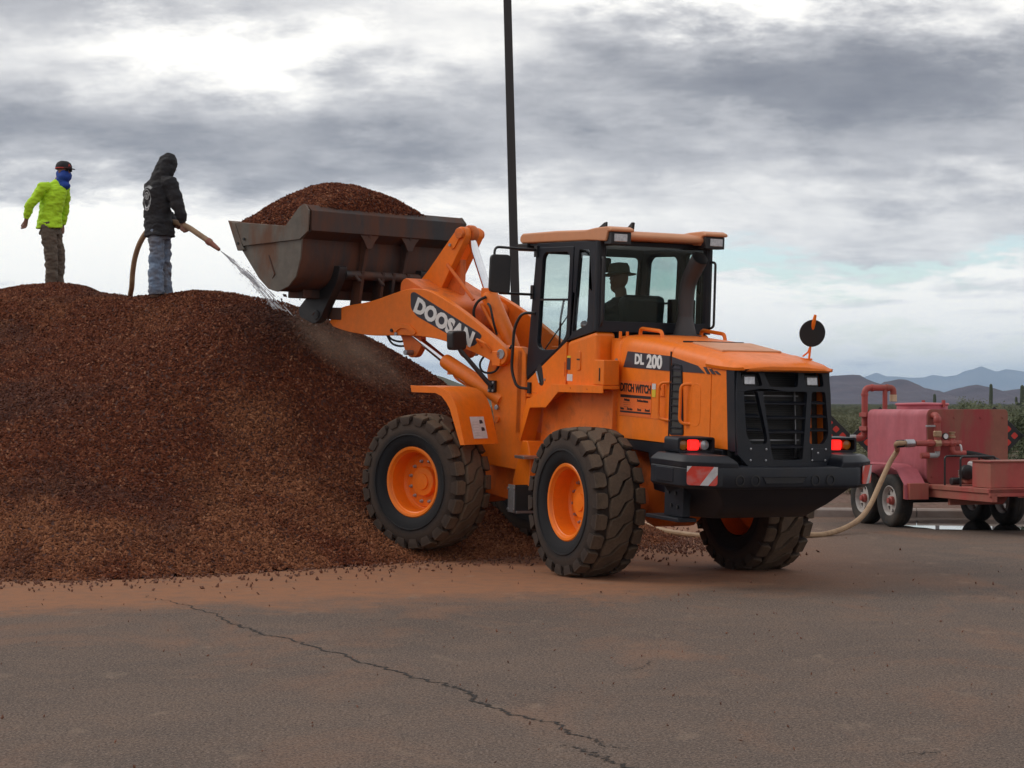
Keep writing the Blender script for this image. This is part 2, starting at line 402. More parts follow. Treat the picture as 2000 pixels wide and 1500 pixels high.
crack([(515, 1238), (500, 1242), (470, 1240)], .008, 'crack')

kp = [(x, kerb_y(x)) for x in np.arange(-40, 41, 2.0)]
kr = empty('kerb', (0, 0, 0)); tag(kr, 'low pale concrete kerb along the edge of the asphalt', 'kerb', kind='structure')
for i in range(len(kp) - 1):
    (xa, ya), (xb, yb) = kp[i], kp[i + 1]
    mm = frame_matrix((xa, ya, 0), (xb - xa, yb - ya, 0), (0, 1, 0)); L = math.hypot(xb - xa, yb - ya)
    if -8 <= xa <= 16:
        MB(mm).prism([(0, -.02), (0, .10), (.03, .13), (.17, .13), (.17, -.02)], 'x', .006, L - .006).obj('kerb_stone', M['concrete'], kr, bevel=.006)
def shader_verge():
    m, t, b = principled('red_gravel_soil')
    oc = t.new('ShaderNodeTexCoord').outputs['Object']
    n = t.noise(oc, 9, 6, .7); n2 = t.noise(oc, .5, 4, .6); n3 = t.noise(oc, 26, 4, .6)
    c = t.ramp(n, [(.3, (.06, .035, .025)), (.5, (.15, .08, .055)), (.7, (.26, .16, .12))])
    c = t.mix(t.maprange(n2, .5, .65, 0, .5), c, (.09, .085, .045))
    t.put(b.inputs['Base Color'], c); b.inputs['Roughness'].default_value = .95
    bn = t.new('ShaderNodeBump'); bn.inputs['Strength'].default_value = .9; bn.inputs['Distance'].default_value = .04
    t.put(bn.inputs['Height'], t.math('ADD', n, n3)); t.l.new(bn.outputs[0], b.inputs['Normal'])
    return m
vm = MB(); nx, ny = 90, 40; vv = []
for j in range(ny + 1):
    for i in range(nx + 1):
        x = -45 + 90 * i / nx; d = .17 + 29 * (j / ny) ** 2
        z = .10 + .05 * mnoise.noise(Vector((x * .8, d * .8, 0))) * min(1, d / 2) - max(0, d - 14) * .013
        vv.append((x, kerb_y(x) + d, z))
vm.add(vv, [(j * (nx + 1) + i, j * (nx + 1) + i + 1, (j + 1) * (nx + 1) + i + 1, (j + 1) * (nx + 1) + i) for j in range(ny) for i in range(nx)])
tag(vm.obj('gravel_verge', shader_verge(), smooth=80), 'red gravel and bare soil strip behind the kerb', 'verge', kind='structure')

# ------------------------------------------------------------------ mountains and hills
def shader_hill(name, a, b_, c_, sc):
    m, t, b = principled(name)
    oc = t.new('ShaderNodeTexCoord').outputs['Object']
    n = t.noise(oc, sc, 8, .65, .3)
    t.put(b.inputs['Base Color'], t.ramp(n, [(.3, a), (.52, b_), (.72, c_)])); b.inputs['Roughness'].default_value = .95
    return m
def ridge(name, prof, D, depth, mat, seed, base_v, nu=150, nd=34, rough=.3):
    us = np.array([p[0] for p in prof], float); vs = np.array([p[1] for p in prof], float)
    mb = MB(); V = []
    for j in range(nd + 1):
        t = j / nd                       # 0 near foot .. 1 far foot, crest at .5
        y = D + (t - .5) * depth
        for i in range(nu + 1):
            u = us[0] + (us[-1] - us[0]) * i / nu
            zc_ = EYE + (787 - np.interp(u, us, vs)) / FPX * D
            x = (u - 1000) / FPX * D
            q = 1 - abs(2 * t - 1)
            sp = mnoise.fractal(Vector((x / D * 34, y / D * 14, seed)), 1.0, 2.1, 6)
            rdg = 1 - abs(mnoise.fractal(Vector((x / D * 60 + 3, t * 1.5, seed + 5)), 1.0, 2.1, 5)) * 1.2
            z = zc_ * (q ** 1.15) * (1 + (rough * (sp - .15) + .5 * rough * (rdg - .6)) * (1 - q ** 3))
            V.append((x, y, max(z, -.5) - (1 - min(1, q * 8)) * 4))
    n = nu + 1
    mb.add(V, [(j * n + i, j * n + i + 1, (j + 1) * n + i + 1, (j + 1) * n + i) for j in range(nd) for i in range(nu)])
    return mb.obj(name, mat, smooth=50)
far_prof = [(1380, 765), (1450, 750), (1520, 742), (1560, 747), (1608, 736), (1650, 742), (1688, 736), (1712, 727.6), (1732, 735), (1747, 735), (1780, 738), (1806, 737), (1822, 731.6), (1846, 735.6), (1868, 732.7), (1886, 724), (1903, 720.6), (1916, 715), (1934, 721.7), (1947, 726), (1965, 720.6), (1989, 724), (2010, 727), (2060, 718), (2120, 726), (2200, 735), (2300, 750), (2400, 775)]
near_prof = [(1440, 786), (1500, 770), (1560, 752), (1609, 739), (1624, 734), (1644, 733), (1666, 731.6), (1680, 732.7), (1692, 740), (1710, 747), (1727, 752), (1736, 749.6), (1753.6, 740.4), (1766, 741), (1772, 749), (1791, 760), (1820, 770), (1839, 773.4), (1868, 762.4), (1890, 753.6), (1910, 751), (1923, 758), (1947, 770.8), (1967, 764.6), (1996, 759), (2040, 752), (2090, 760), (2150, 772), (2240, 786)]
left_prof = [(560, 786), (640, 760), (720, 738), (770, 731), (815, 729), (830, 731), (847, 732), (864, 736), (900, 750), (960, 766), (1040, 774), (1130, 783), (1200, 787)]
rock = shader_hill('far_mountain_rock', (.12, .10, .10), (.18, .15, .14), (.26, .22, .20), .0012)
rock2 = shader_hill('desert_hill_rock', (.032, .021, .034), (.058, .038, .052), (.095, .066, .074), .009)
rock3 = shader_hill('scrubby_hill_soil', (.045, .05, .03), (.075, .072, .045), (.12, .095, .07), .05)
tag(ridge('far_mountains', far_prof, 15000, 3600, rock, 3.0, 787, 190, 30, .5), 'pale blue far mountain range on the horizon', 'mountains', kind='structure')
tag(ridge('near_hills', near_prof, 2200, 900, rock2, 8.0, 787, 190, 36, .6), 'dark violet desert hills before the far range', 'hills', kind='structure')
tag(ridge('scrubby_hill', left_prof, 420, 150, rock3, 14.0, 787, 90, 26, .25), 'low scrub covered hill behind the chip pile', 'hill', kind='structure')

# ------------------------------------------------------------------ desert vegetation
def leaf_mat(name, a, b_):
    m, t, b = principled(name)
    oi = t.new('ShaderNodeObjectInfo'); oc = t.new('ShaderNodeTexCoord').outputs['Object']
    n = t.noise(oc, 6, 3, .6)
    t.put(b.inputs['Base Color'], t.mix(t.maprange(t.math('ADD', n, t.math('MULTIPLY', oi.outputs['Random'], .4)), .4, .95), a, b_))
    b.inputs['Roughness'].default_value = .7
    return m
M['leaf'] = leaf_mat('creosote_leaf', (.075, .082, .036), (.150, .148, .078))
M['leaf2'] = leaf_mat('palo_verde_leaf', (.055, .072, .030), (.115, .130, .058))
M['dry'] = leaf_mat('dry_brush', (.13, .11, .055), (.20, .165, .09))
M['bark'] = make_mat('shrub_bark', (.075, .060, .045), .9)
M['cactus'] = make_mat('saguaro_skin', (.050, .062, .036), .75, bump=.3, bump_scale=20)
def shrub_meshes(seed, h, w, nl, leaf, lsz, sp_=.17):
    rr = random.Random(seed); st = MB(); lv = MB(); tips = []
    for k in range(11):
        a = rr.random() * 2 * PI; sp = (.25 + .75 * rr.random()) * w
        p = [Vector((0, 0, 0)), Vector((math.cos(a) * sp * .35, math.sin(a) * sp * .35, h * .35)), Vector((math.cos(a + .2) * sp * .8, math.sin(a + .2) * sp * .8, h * (.6 + .35 * rr.random())))]
        st.tube(smooth_path(p, 3), [.022 * h * (1 - .8 * q / 6) for q in range(7)], 5); tips += smooth_path(p, 6)[4:]
    V = []; F = []
    for k in range(nl):
        c = rr.choice(tips) + Vector((rr.gauss(0, w * sp_), rr.gauss(0, w * sp_), rr.gauss(0, h * sp_ * .6)))
        if c.z < .04 * h: c.z = .04 * h + rr.random() * .2 * h
        u = Vector((rr.gauss(0, 1), rr.gauss(0, 1), rr.gauss(0, 1))).normalized(); q = u.orthogonal().normalized()
        s1 = lsz * (.6 + .8 * rr.random()); o = len(V)
        V += [c - u * s1, c + q * s1 * .45, c + u * s1, c - q * s1 * .45]; F.append((o, o + 1, o + 2, o + 3))
    lv.add(V, F)
    return st.mesh('shrub_stem', M['bark']), lv.mesh('shrub_leaves', leaf, smooth=0)
SH = [shrub_meshes(1, .95, .75, 3200, M['leaf'], .026), shrub_meshes(2, .7, .65, 2600, M['leaf2'], .026), shrub_meshes(3, .42, .45, 1600, M['dry'], .028), shrub_meshes(4, 2.0, 1.35, 12000, M['leaf2'], .038, .095)]
def shrub(k, loc, sc, rz, label, cat, group, name='desert_shrub'):
    e = empty(name, loc, (0, 0, rz)); e.scale = (sc, sc, sc); tag(e, label, cat, group)
    link_mesh('stem', SH[k][0], e); link_mesh('foliage', SH[k][1], e); return e
rs = random.Random(5)
for k in range(44):       # shrubs that can be told apart beyond the kerb
    D = 36 + 34 * (k / 44) ** 1.2; u = rs.choice([rs.uniform(1590, 1720), rs.uniform(1590, 2060), rs.uniform(1820, 2060), rs.uniform(700, 900)])
    kk = rs.choice([0, 0, 1, 2]); p = at(u, 787, D); z = .10 - max(0, (D - kerb_y(p.x)) - 14) * .013
    shrub(kk, (p.x, D, z - .02), rs.uniform(.55, 1.05), rs.uniform(0, 6), ['small grey green creosote bush on the plain behind the kerb', 'low dark green bush on the plain behind the kerb', 'dry straw coloured tuft of brush behind the kerb'][{0: 0, 1: 1, 2: 2}[kk]], 'shrub', ['creosote bushes beyond the kerb', 'dark green bushes beyond the kerb', 'dry tufts beyond the kerb'][kk])
p = at(2034, 787, 42); shrub(3, (p.x, 42, 0), 1.0, 1.0, 'large dark green bushy palo verde tree to the right of the tank trailer', 'tree', None, 'palo_verde_tree')
for (u, D, sc) in ((1862, 62, .80), (1905, 66, .86), (1948, 58, .74), (1880, 80, .95)):
    p = at(u, 787, D); shrub(3, (p.x, D, -.05), sc, u, 'bushy green desert tree showing just above the tank', 'tree', 'desert trees above the tank', 'desert_tree')
def saguaro(u, vt, D, r, label, arms=()):
    p = at(u, 787, D); h = EYE + (787 - vt) / FPX * D
    e = empty('saguaro_cactus', (p.x, D, -.06)); tag(e, label, 'cactus')
    def ribbed(path, rad, n=22):
        mb = MB(); rings = []; up = None; P = smooth_path(path, 5)
        for i, q in enumerate(P):
            d = (P[min(i + 1, len(P) - 1)] - P[max(i - 1, 0)]).normalized()
            a = d.orthogonal().normalized() if up is None else (up - d * up.dot(d)).normalized(); up = a; b2 = d.cross(a)
            tt = i / (len(P) - 1); rr = rad * (.85 + .25 * math.sin(tt * PI)) * math.sqrt(max(.02, 1 - max(0, (tt - .9) / .1) ** 2))
            rings.append([q + (a * math.cos(2 * PI * k / n) + b2 * math.sin(2 * PI * k / n)) * rr * (1 + (.10 if k % 2 else -.04)) for k in range(n)])
        return mb.ring_stack(rings)
    ribbed([(0, 0, 0), (0, 0, h * .4), (.03, 0, h * .75), (.02, 0, h)], r).obj('trunk', M['cactus'], e)
    for (z0, s_, hh) in arms:
        ribbed([(0, 0, h * z0), (s_ * r * 2.2, 0, h * z0), (s_ * r * 3, 0, h * (z0 + .06)), (s_ * r * 3, 0, h * hh)], r * .62).obj('arm', M['cactus'], e)
saguaro(1935, 748, 190, .145, 'tall bare saguaro column standing alone above the tank')
saguaro(1825, 768, 220, .15, 'short saguaro column behind the tank hatch')
saguaro(1996, 750, 150, .14, 'saguaro with a stubby arm behind the palo verde tree', [(.55, -1, .72)])
saguaro(940, 752, 230, .15, 'distant small saguaro on the scrubby hill')

# far scrub that reads as one mass
def gn_scatter(name, base_mesh_obj, protos, count_density, seed, smin, smax, tilt=.15, keep=True, attr=None):
    ng = bpy.data.node_groups.new(name, 'GeometryNodeTree')
    ng.interface.new_socket('Geometry', in_out='INPUT', socket_type='NodeSocketGeometry'); ng.interface.new_socket('Geometry', in_out='OUTPUT', socket_type='NodeSocketGeometry')
    N = ng.nodes; L = ng.links; gi = N.new('NodeGroupInput'); go = N.new('NodeGroupOutput')
    jn = N.new('GeometryNodeJoinGeometry')
    if keep: L.new(gi.outputs[0], jn.inputs[0])
    for k, pr in enumerate(protos):
        dp = N.new('GeometryNodeDistributePointsOnFaces'); dp.inputs['Density'].default_value = count_density / len(protos); dp.inputs['Seed'].default_value = seed + k
        L.new(gi.outputs[0], dp.inputs['Mesh'])
        if attr:
            na = N.new('GeometryNodeInputNamedAttribute'); na.data_type = 'FLOAT'; na.inputs['Name'].default_value = attr
            mm = N.new('ShaderNodeMath'); mm.operation = 'MULTIPLY'; mm.inputs[1].default_value = count_density / len(protos)
            L.new(na.outputs['Attribute'], mm.inputs[0]); L.new(mm.outputs[0], dp.inputs['Density'])
        ip = N.new('GeometryNodeInstanceOnPoints'); L.new(dp.outputs['Points'], ip.inputs['Points'])
        rv = N.new('FunctionNodeRandomValue'); rv.data_type = 'FLOAT_VECTOR'
        rv.inputs[0].default_value = (-tilt, -tilt, 0); rv.inputs[1].default_value = (tilt, tilt, 6.283); rv.inputs['Seed'].default_value = seed + 10 + k
        er = N.new('FunctionNodeEulerToRotation'); L.new(rv.outputs[0], er.inputs[0])
        if callable(pr):
            pr(N, L, ip)
            rr = N.new('FunctionNodeRotateRotation'); rr.rotation_space = 'LOCAL'
            L.new(dp.outputs['Rotation'], rr.inputs[0]); L.new(er.outputs[0], rr.inputs[1]); L.new(rr.outputs[0], ip.inputs['Rotation'])
        else:
            oi = N.new('GeometryNodeObjectInfo'); oi.inputs['Object'].default_value = pr; oi.transform_space = 'ORIGINAL'
            L.new(oi.outputs['Geometry'], ip.inputs['Instance']); L.new(er.outputs[0], ip.inputs['Rotation'])
        sr = N.new('FunctionNodeRandomValue')
        if isinstance(smin, tuple):
            sr.data_type = 'FLOAT_VECTOR'; sr.inputs[0].default_value = smin; sr.inputs[1].default_value = smax
            L.new(sr.outputs[0], ip.inputs['Scale'])
        else:
            sr.data_type = 'FLOAT'; sr.inputs[2].default_value = smin; sr.inputs[3].default_value = smax
            L.new(sr.outputs[1], ip.inputs['Scale'])
        sr.inputs['Seed'].default_value = seed + 20 + k
        L.new(ip.outputs[0], jn.inputs[0])
    L.new(jn.outputs[0], go.inputs[0])
    md = base_mesh_obj.modifiers.new('scatter', 'NODES'); md.node_group = ng
    return md
# one joined mesh per kind, kept as the tiny source of the far scrub
fol = [next(c for c in o.children if c.name.startswith('foliage')) for o in (next(q for q in col.objects if q.name.startswith('desert_shrub') and q.get('group') == gname) for gname in ('creosote bushes beyond the kerb', 'dark green bushes beyond the kerb', 'dry tufts beyond the kerb'))]
sc_ = MB(); V = []; F = []; dens = []
ds = [62, 75, 95, 125, 170, 240, 340, 500, 750, 1100, 1700]; azs = np.linspace(-.22, .36, 30)
for d in ds:
    for a in azs: V.append((a * d, d, -.05))
n = len(azs); sc_.add(V, [(j * n + i, j * n + i + 1, (j + 1) * n + i + 1, (j + 1) * n + i) for j in range(len(ds) - 1) for i in range(n - 1)])
scrub = sc_.obj('far_scrub', shader_ground(), smooth=0); tag(scrub, 'green desert scrub covering the plain below the hills', 'scrub', kind='stuff')
at_ = scrub.data.attributes.new('dens', 'FLOAT', 'POINT'); at_.data.foreach_set('value', [min(1.0, (110 / d) ** 1.15) for d in ds for _ in azs])
gn_scatter('far_scrub_scatter', scrub, fol, .30, 3, .6, 1.35, .1, attr='dens')

# ------------------------------------------------------------------ the chip pile
ctrl = [(-6.58, 29.4, 3.36), (-7.25, 29.0, 3.22), (-5.75, 29.0, 3.18), (-5.16, 27.5, 3.11), (-4.49, 26.0, 3.04), (-3.57, 25.5, 3.00), (-2.8, 25.5, 2.88), (-2.15, 25.3, 2.64), (-1.7, 25.2, 2.37), (-1.31, 25.0, 2.10), (-.99, 24.9, 1.88), (-.35, 24.9, 1.3), (.5, 25.0, .62), (1.3, 25.0, .12),
        (-9.5, 29.0, 3.1), (-13, 28.5, 3.0), (-17, 28, 2.6),
        (-17, 20.5, 0), (-13, 19.4, 0), (-9, 19.2, 0), (-7, 19.3, 0), (-4.88, 19.54, 0), (-3.93, 19.65, 0), (-2.8, 20.3, 0), (-1.6, 21.3, 0), (-.56, 22.2, 0.02), (.29, 22.8, .0), (1.3, 23.5, 0), (2.1, 25, 0), (1.6, 28, 0), (0, 30.2, 0), (-2, 31.5, 0), (-5, 33, 0), (-9, 34.5, 0), (-14, 34, 0), (-20, 27, 0), (-20, 33, 0),
        (-4.4, 21.6, .95), (-4.4, 23.4, 1.92), (-3.5, 24.5, 2.66), (-3.3, 22.4, 1.05), (-3.1, 23.9, 2.28), (-2.2, 23.4, 1.25), (-7, 21.5, 1.05), (-7, 24, 1.98), (-5.6, 24.6, 2.12), (-6.2, 26.2, 2.62), (-4.9, 25.1, 2.46), (-9.5, 22.5, 1.4), (-9.5, 25.5, 2.3), (-13, 23.5, 1.6),
        (-.96, 22.34, .10), (-1.5, 22.9, .55), (.35, 23.85, .16), (-.3, 23.1, .16), (-.45, 23.7, .45), (-4, 29, 1.9), (-1.5, 28, 1.5), (-7, 31.5, 2.0), (-11, 31.5, 1.9),
        (-4.88, 17.5, -.75), (-9, 17, -.8), (-1.0, 19.6, -.8), (1.0, 21.2, -.6), (3.2, 23.2, -.6), (3.6, 27, -.8), (2, 31, -.8), (-3, 34.5, -.8), (-14, 17, -.8), (-9, 38, -.8), (-16, 37, -.8), (-23, 24, -.8), (-24, 32, -.8)]
ctrl = np.array(ctrl)
def tps(r2): return np.where(r2 > 1e-9, r2 * np.log(np.maximum(r2, 1e-9)), 0)
nC = len(ctrl); Km = np.zeros((nC + 3, nC + 3))
d2 = ((ctrl[:, None, :2] - ctrl[None, :, :2]) ** 2).sum(-1)
Km[:nC, :nC] = tps(d2) + np.eye(nC) * .02; Km[:nC, nC] = 1; Km[:nC, nC + 1:] = ctrl[:, :2]; Km[nC, :nC] = 1; Km[nC + 1:, :nC] = ctrl[:, :2].T
wts = np.linalg.solve(Km, np.concatenate([ctrl[:, 2], [0, 0, 0]]))
def pile_z(x, y):
    q = np.array([[x, y]]); r2 = ((q[:, None, :] - ctrl[None, :, :2]) ** 2).sum(-1)
    return float((tps(r2) @ wts[:nC])[0] + wts[nC] + wts[nC + 1] * x + wts[nC + 2] * y)
gx = np.arange(-22, 3.8, .11); gy = np.arange(18.4, 36.5, .11)
GX, GY = np.meshgrid(gx, gy); Q = np.stack([GX.ravel(), GY.ravel()], 1)
Z = np.empty(len(Q))
for a in range(0, len(Q), 4000):
    q = Q[a:a + 4000]; r2 = ((q[:, None, :] - ctrl[None, :, :2]) ** 2).sum(-1)
    Z[a:a + 4000] = tps(r2) @ wts[:nC] + wts[nC] + q @ wts[nC + 1:]
for k in range(len(Q)):
    v = Vector((Q[k, 0], Q[k, 1], 0))
    Z[k] += (.075 * mnoise.noise(v * 1.1) + .03 * mnoise.noise(v * 2.7 + Vector((5, 1, 0))) + .012 * mnoise.noise(v * 7)) * min(1, max(0, Z[k] * 1.6))
Zg = Z.reshape(GX.shape)
def pile_h(x, y):
    i = (x - gx[0]) / .11; j = (y - gy[0]) / .11; i0 = int(min(max(i, 0), len(gx) - 2)); j0 = int(min(max(j, 0), len(gy) - 2)); a = i - i0; b = j - j0
    return float(Zg[j0, i0] * (1 - a) * (1 - b) + Zg[j0, i0 + 1] * a * (1 - b) + Zg[j0 + 1, i0] * (1 - a) * b + Zg[j0 + 1, i0 + 1] * a * b)
keep = Zg > -.03; nxg = len(gx); idx = -np.ones(Zg.size, int); F = []; used = []
kf = keep.ravel()
for j in range(len(gy) - 1):
    for i in range(nxg - 1):
        q = (j * nxg + i, j * nxg + i + 1, (j + 1) * nxg + i + 1, (j + 1) * nxg + i)
        if kf[q[0]] and kf[q[1]] and kf[q[2]] and kf[q[3]]: F.append(q)
un = sorted({i for f in F for i in f}); mp = {a: k for k, a in enumerate(un)}
def shader_chips():
    m, t, b = principled('red_bark_chips')
    oi = t.new('ShaderNodeObjectInfo'); rnd = oi.outputs['Random']; loc = oi.outputs['Location']
    c = t.ramp(rnd, [(0, (.050, .014, .008)), (.25, (.085, .023, .011)), (.55, (.118, .033, .015)), (.80, (.155, .046, .021)), (.95, (.21, .075, .037)), (1, (.31, .15, .085))])
    sp = t.new('ShaderNodeSeparateXYZ'); t.put(sp.inputs[0], loc)
    dn = t.noise(loc, .55, 5, .6, .4)
    low = t.maprange(sp.outputs[2], 1.3, .2)                       # the drier skirt at the foot of the pile
    dry = t.math('MULTIPLY', t.maprange(t.math('ADD', dn, t.math('MULTIPLY', low, .16)), .54, .70), t.maprange(rnd, 0, 1, .25, 1.0))
    c = t.mix(t.math('MULTIPLY', dry, .62), c, (.34, .15, .072))
    wet = t.maprange(t.noise(loc, .42, 4, .6, .2), .47, .36, 0, .5)
    c = t.mix(wet, c, (.045, .018, .013))
    t.put(b.inputs['Base Color'], c)
    t.put(b.inputs['Roughness'], t.math('SUBTRACT', .85, t.math('MULTIPLY', wet, .35)))
    b.inputs['Specular IOR Level'].default_value = .12
    return m
M['chip'] = shader_chips()
M['chip_bed'] = make_mat('packed_chip_bed', (.062, .019, .011), .9, bump=.8, bump_scale=45, var=.5, var_scale=30)
def chip_geo(N, L, ip):
    ic = N.new('GeometryNodeMeshIcoSphere'); ic.inputs['Radius'].default_value = 1.0; ic.inputs['Subdivisions'].default_value = 1
    sp = N.new('GeometryNodeSetPosition'); nt = N.new('ShaderNodeTexNoise'); nt.inputs['Scale'].default_value = 1.3 + random.random()
    ps = N.new('GeometryNodeInputPosition'); ad = N.new('ShaderNodeVectorMath'); ad.operation = 'ADD'; ad.inputs[1].default_value = (random.random() * 9, 3, 1)
    L.new(ps.outputs[0], ad.inputs[0]); L.new(ad.outputs[0], nt.inputs['Vector'])
    sb = N.new('ShaderNodeVectorMath'); sb.operation = 'SUBTRACT'; sb.inputs[1].default_value = (.5, .5, .5); L.new(nt.outputs['Color'], sb.inputs[0])
    ml = N.new('ShaderNodeVectorMath'); ml.operation = 'MULTIPLY'; ml.inputs[1].default_value = (1.2, 1.2, 1.2); L.new(sb.outputs[0], ml.inputs[0])
    L.new(ml.outputs[0], sp.inputs['Offset']); L.new(ic.outputs[0], sp.inputs['Geometry'])
    sm = N.new('GeometryNodeSetMaterial'); sm.inputs['Material'].default_value = M['chip']; L.new(sp.outputs[0], sm.inputs['Geometry'])
    L.new(sm.outputs[0], ip.inputs['Instance'])
mb = MB(); mb.add([(Q[i, 0], Q[i, 1], Z[i]) for i in un], [tuple(mp[i] for i in f) for f in F])
pile = mb.obj('chip_pile', M['chip_bed'], smooth=80)
tag(pile, 'tall heap of red brown bark chips that the two workers stand on', 'chip pile', kind='stuff')
dv = []
for i in un:
    x, y = Q[i]; vis = 1.0 if y < 29.8 and -9 < x < 3.5 else .22
    if y > 30.6 or x < -11: vis = .10
    dv.append(vis)
at_ = pile.data.attributes.new('dens', 'FLOAT', 'POINT'); at_.data.foreach_set('value', dv)
gn_scatter('chip_scatter', pile, [chip_geo, chip_geo, chip_geo], 2150, 11, (.011, .007, .006), (.046, .020, .014), .95, attr='dens')
# loose chips strewn over the lot around the foot of the pile
lc = MB(); rr = random.Random(21)
def add_chip(mb, p, s_):
    e = Euler((rr.random() * 6, rr.random() * 6, rr.random() * 6)).to_matrix().to_4x4(); e.translation = p
    a, b_, c_ = s_ * rr.uniform(.8, 1.5), s_ * rr.uniform(.45, .8), s_ * rr.uniform(.35, .6)
    mb.add([(a, 0, 0), (-a, 0, .1 * c_), (.2 * a, b_, 0), (-.1 * a, -b_, 0), (0, .1 * b_, c_), (.1 * a, 0, -c_)], [(0, 2, 4), (2, 1, 4), (1, 3, 4), (3, 0, 4), (2, 0, 5), (1, 2, 5), (3, 1, 5), (0, 3, 5)], e)
nn = 0
while nn < 1500:
    x = rr.uniform(-9, 4.5); y = rr.uniform(17.8, 30)
    z = pile_h(x, y) if x < 3.6 and y > 18.4 else -1
    if z > .0: continue
    if rr.random() < math.exp(max(-4, z) * 5.5): add_chip(lc, Vector((x, y, .012)), rr.uniform(.014, .028)); nn += 1
for k in range(300):
    y = 9.0 + 13 * rr.random() ** .8; x = rr.uniform(-.27, .30) * y
    add_chip(lc, Vector((x, y, .009)), rr.uniform(.005, .013))
for k in range(700):      # patch beside the rear tyre
    x = rr.gauss(1.95, .38); y = rr.gauss(25.0, .9); add_chip(lc, Vector((x, y, .014)), rr.uniform(.015, .03))
tag(lc.obj('loose_chips', make_mat('loose_red_chips', (.15, .062, .036), .8, var=.75, var_scale=25), smooth=0), 'loose red brown chips strewn on the asphalt around the pile', 'wood chips', kind='stuff')

# ------------------------------------------------------------------ wheel loader
MR = Matrix.Translation((1.549, 20.745, -.02)) @ Matrix.Rotation(R(117), 4, 'Z') @ Matrix.Rotation(R(-2.5), 4, 'Y') @ Matrix.Rotation(R(.5), 4, 'X')
ART = Matrix.Translation((1.5, 0, 0)) @ Matrix.Rotation(R(22), 4, 'Z')      # front frame, steered left, in loader space
loader = empty('wheel_loader'); loader.matrix_world = MR
tag(loader, 'orange articulated wheel loader lifting a bucket of chips', 'wheel loader')
OR, CH, BK = M['orange'], M['charcoal'], M['black']
def part(mb, name, mats, bevel=.006, parent=loader, smooth=35, **k): return mb.obj(name, mats, parent, bevel, smooth, **k)
def B_(): return MB()
def FB(): return MB(ART)
def letters(body, size, origin, ex, ey, mat, parent, name='lettering', depth=.002, bold=0.0, shear=0.0, xs=1.0, base=None):
    V, F = text_mesh(body, size, depth, bold, shear, xs)
    mb = MB(base); mb.add(V, F, frame_matrix(origin, ex, ey)); return mb.obj(name, mat, parent, 0, 0)

def letters_h(body, size, origin, ex, ey, mat, parent, **k): return letters(body, size, origin, ex, ey, mat, parent, base=HM, **k)
# ---- tyres and wheels (local: axle along y, +y outboard)
def tyre_mesh(Rt=.742, w=.265, N=22):
    mb = MB(); k = Rt / .745
    prof = [(-.20, .375), (-.235, .40), (-.258, .47), (-.268, .55), (-.262, .62), (-.238, .668), (-.17, .69), (0, .697), (.17, .69), (.238, .668), (.262, .62), (.268, .55), (.258, .47), (.235, .40), (.20, .375)]
    n = 72
    mb.ring_stack([[(r * k * math.cos(2 * PI * i / n), y, r * k * math.sin(2 * PI * i / n)) for i in range(n)] for y, r in prof], False)
    # raised bead ring on the sidewall
    for s in (-1, 1):
        mb.ring_stack([[(r * k * math.cos(2 * PI * i / n), s * y, r * k * math.sin(2 * PI * i / n)) for i in range(n)] for y, r in ((.262, .505), (.274, .51), (.274, .52), (.264, .527))], False)
    def crown(v): return k * (.745 - .022 * (abs(v) / .25) ** 2.2)
    pitch = 2 * PI / N
    def lug(poly, depth=.05, side=False):
        cu = sum(p[0] for p in poly) / len(poly); cv = sum(p[1] for p in poly) / len(poly); m_ = len(poly)
        rings = []
        for sh, dr in ((1.04, -depth), (1.0, -.012), (.90, 0.0)):
            rings.append([((crown(cv + (v - cv) * sh) + dr) * math.cos((cu + (u - cu) * sh)), cv + (v - cv) * sh, (crown(cv + (v - cv) * sh) + dr) * math.sin((cu + (u - cu) * sh))) for u, v in poly])
        o = len(mb.v)
        V = [p for r in rings for p in r]; F = []
        for j in range(2):
            for i in range(m_): F.append((j * m_ + i, j * m_ + (i + 1) % m_, (j + 1) * m_ + (i + 1) % m_, (j + 1) * m_ + i))
        F.append(list(range(2 * m_, 3 * m_)))
        mb.add(V, F)
    for i in range(N):
        a = i * pitch; q = pitch
        jit = lambda: random.uniform(-.02, .02) * q
        c0 = a; hw = .385 * q; sk = .62 * q
        lug([(c0 - hw - sk, -.125), (c0 - hw - sk * .72, -.06), (c0 - hw + sk * .30, .02), (c0 - hw + sk * .62, .115), (c0 + sk * .75, .138), (c0 + hw + sk * .9, .125), (c0 + hw + sk * .72, .06), (c0 + hw - sk * .30, -.02), (c0 + hw - sk * .62, -.115), (c0 - sk * .75, -.138)])
        for s in (-1, 1):
            b0 = a + (.62 if s > 0 else -.62) * q + .5 * q + jit(); g_ = .385 * q
            lug([(b0 - g_ * .75, s * .158), (b0 - g_, s * .19), (b0 - g_, s * .256), (b0 + g_, s * .256), (b0 + g_, s * .19), (b0 + g_ * .75, s * .158)])
            V = []; F = []      # lug wrapping down the shoulder
            for (y, r_, gg) in ((.250, .722, .98), (.268, .716, .95), (.277, .675, .9), (.272, .625, .7), (.25, .62, .7)):
                V += [(r_ * k * math.cos(b0 - g_ * gg), s * y, r_ * k * math.sin(b0 - g_ * gg)), (r_ * k * math.cos(b0 + g_ * gg), s * y, r_ * k * math.sin(b0 + g_ * gg))]
            for j in range(4): F.append((2 * j, 2 * j + 1, 2 * j + 3, 2 * j + 2))
            F.append((0, 2, 4, 6, 8)); F.append((1, 9, 7, 5, 3)); mb.add(V, F)
    return mb
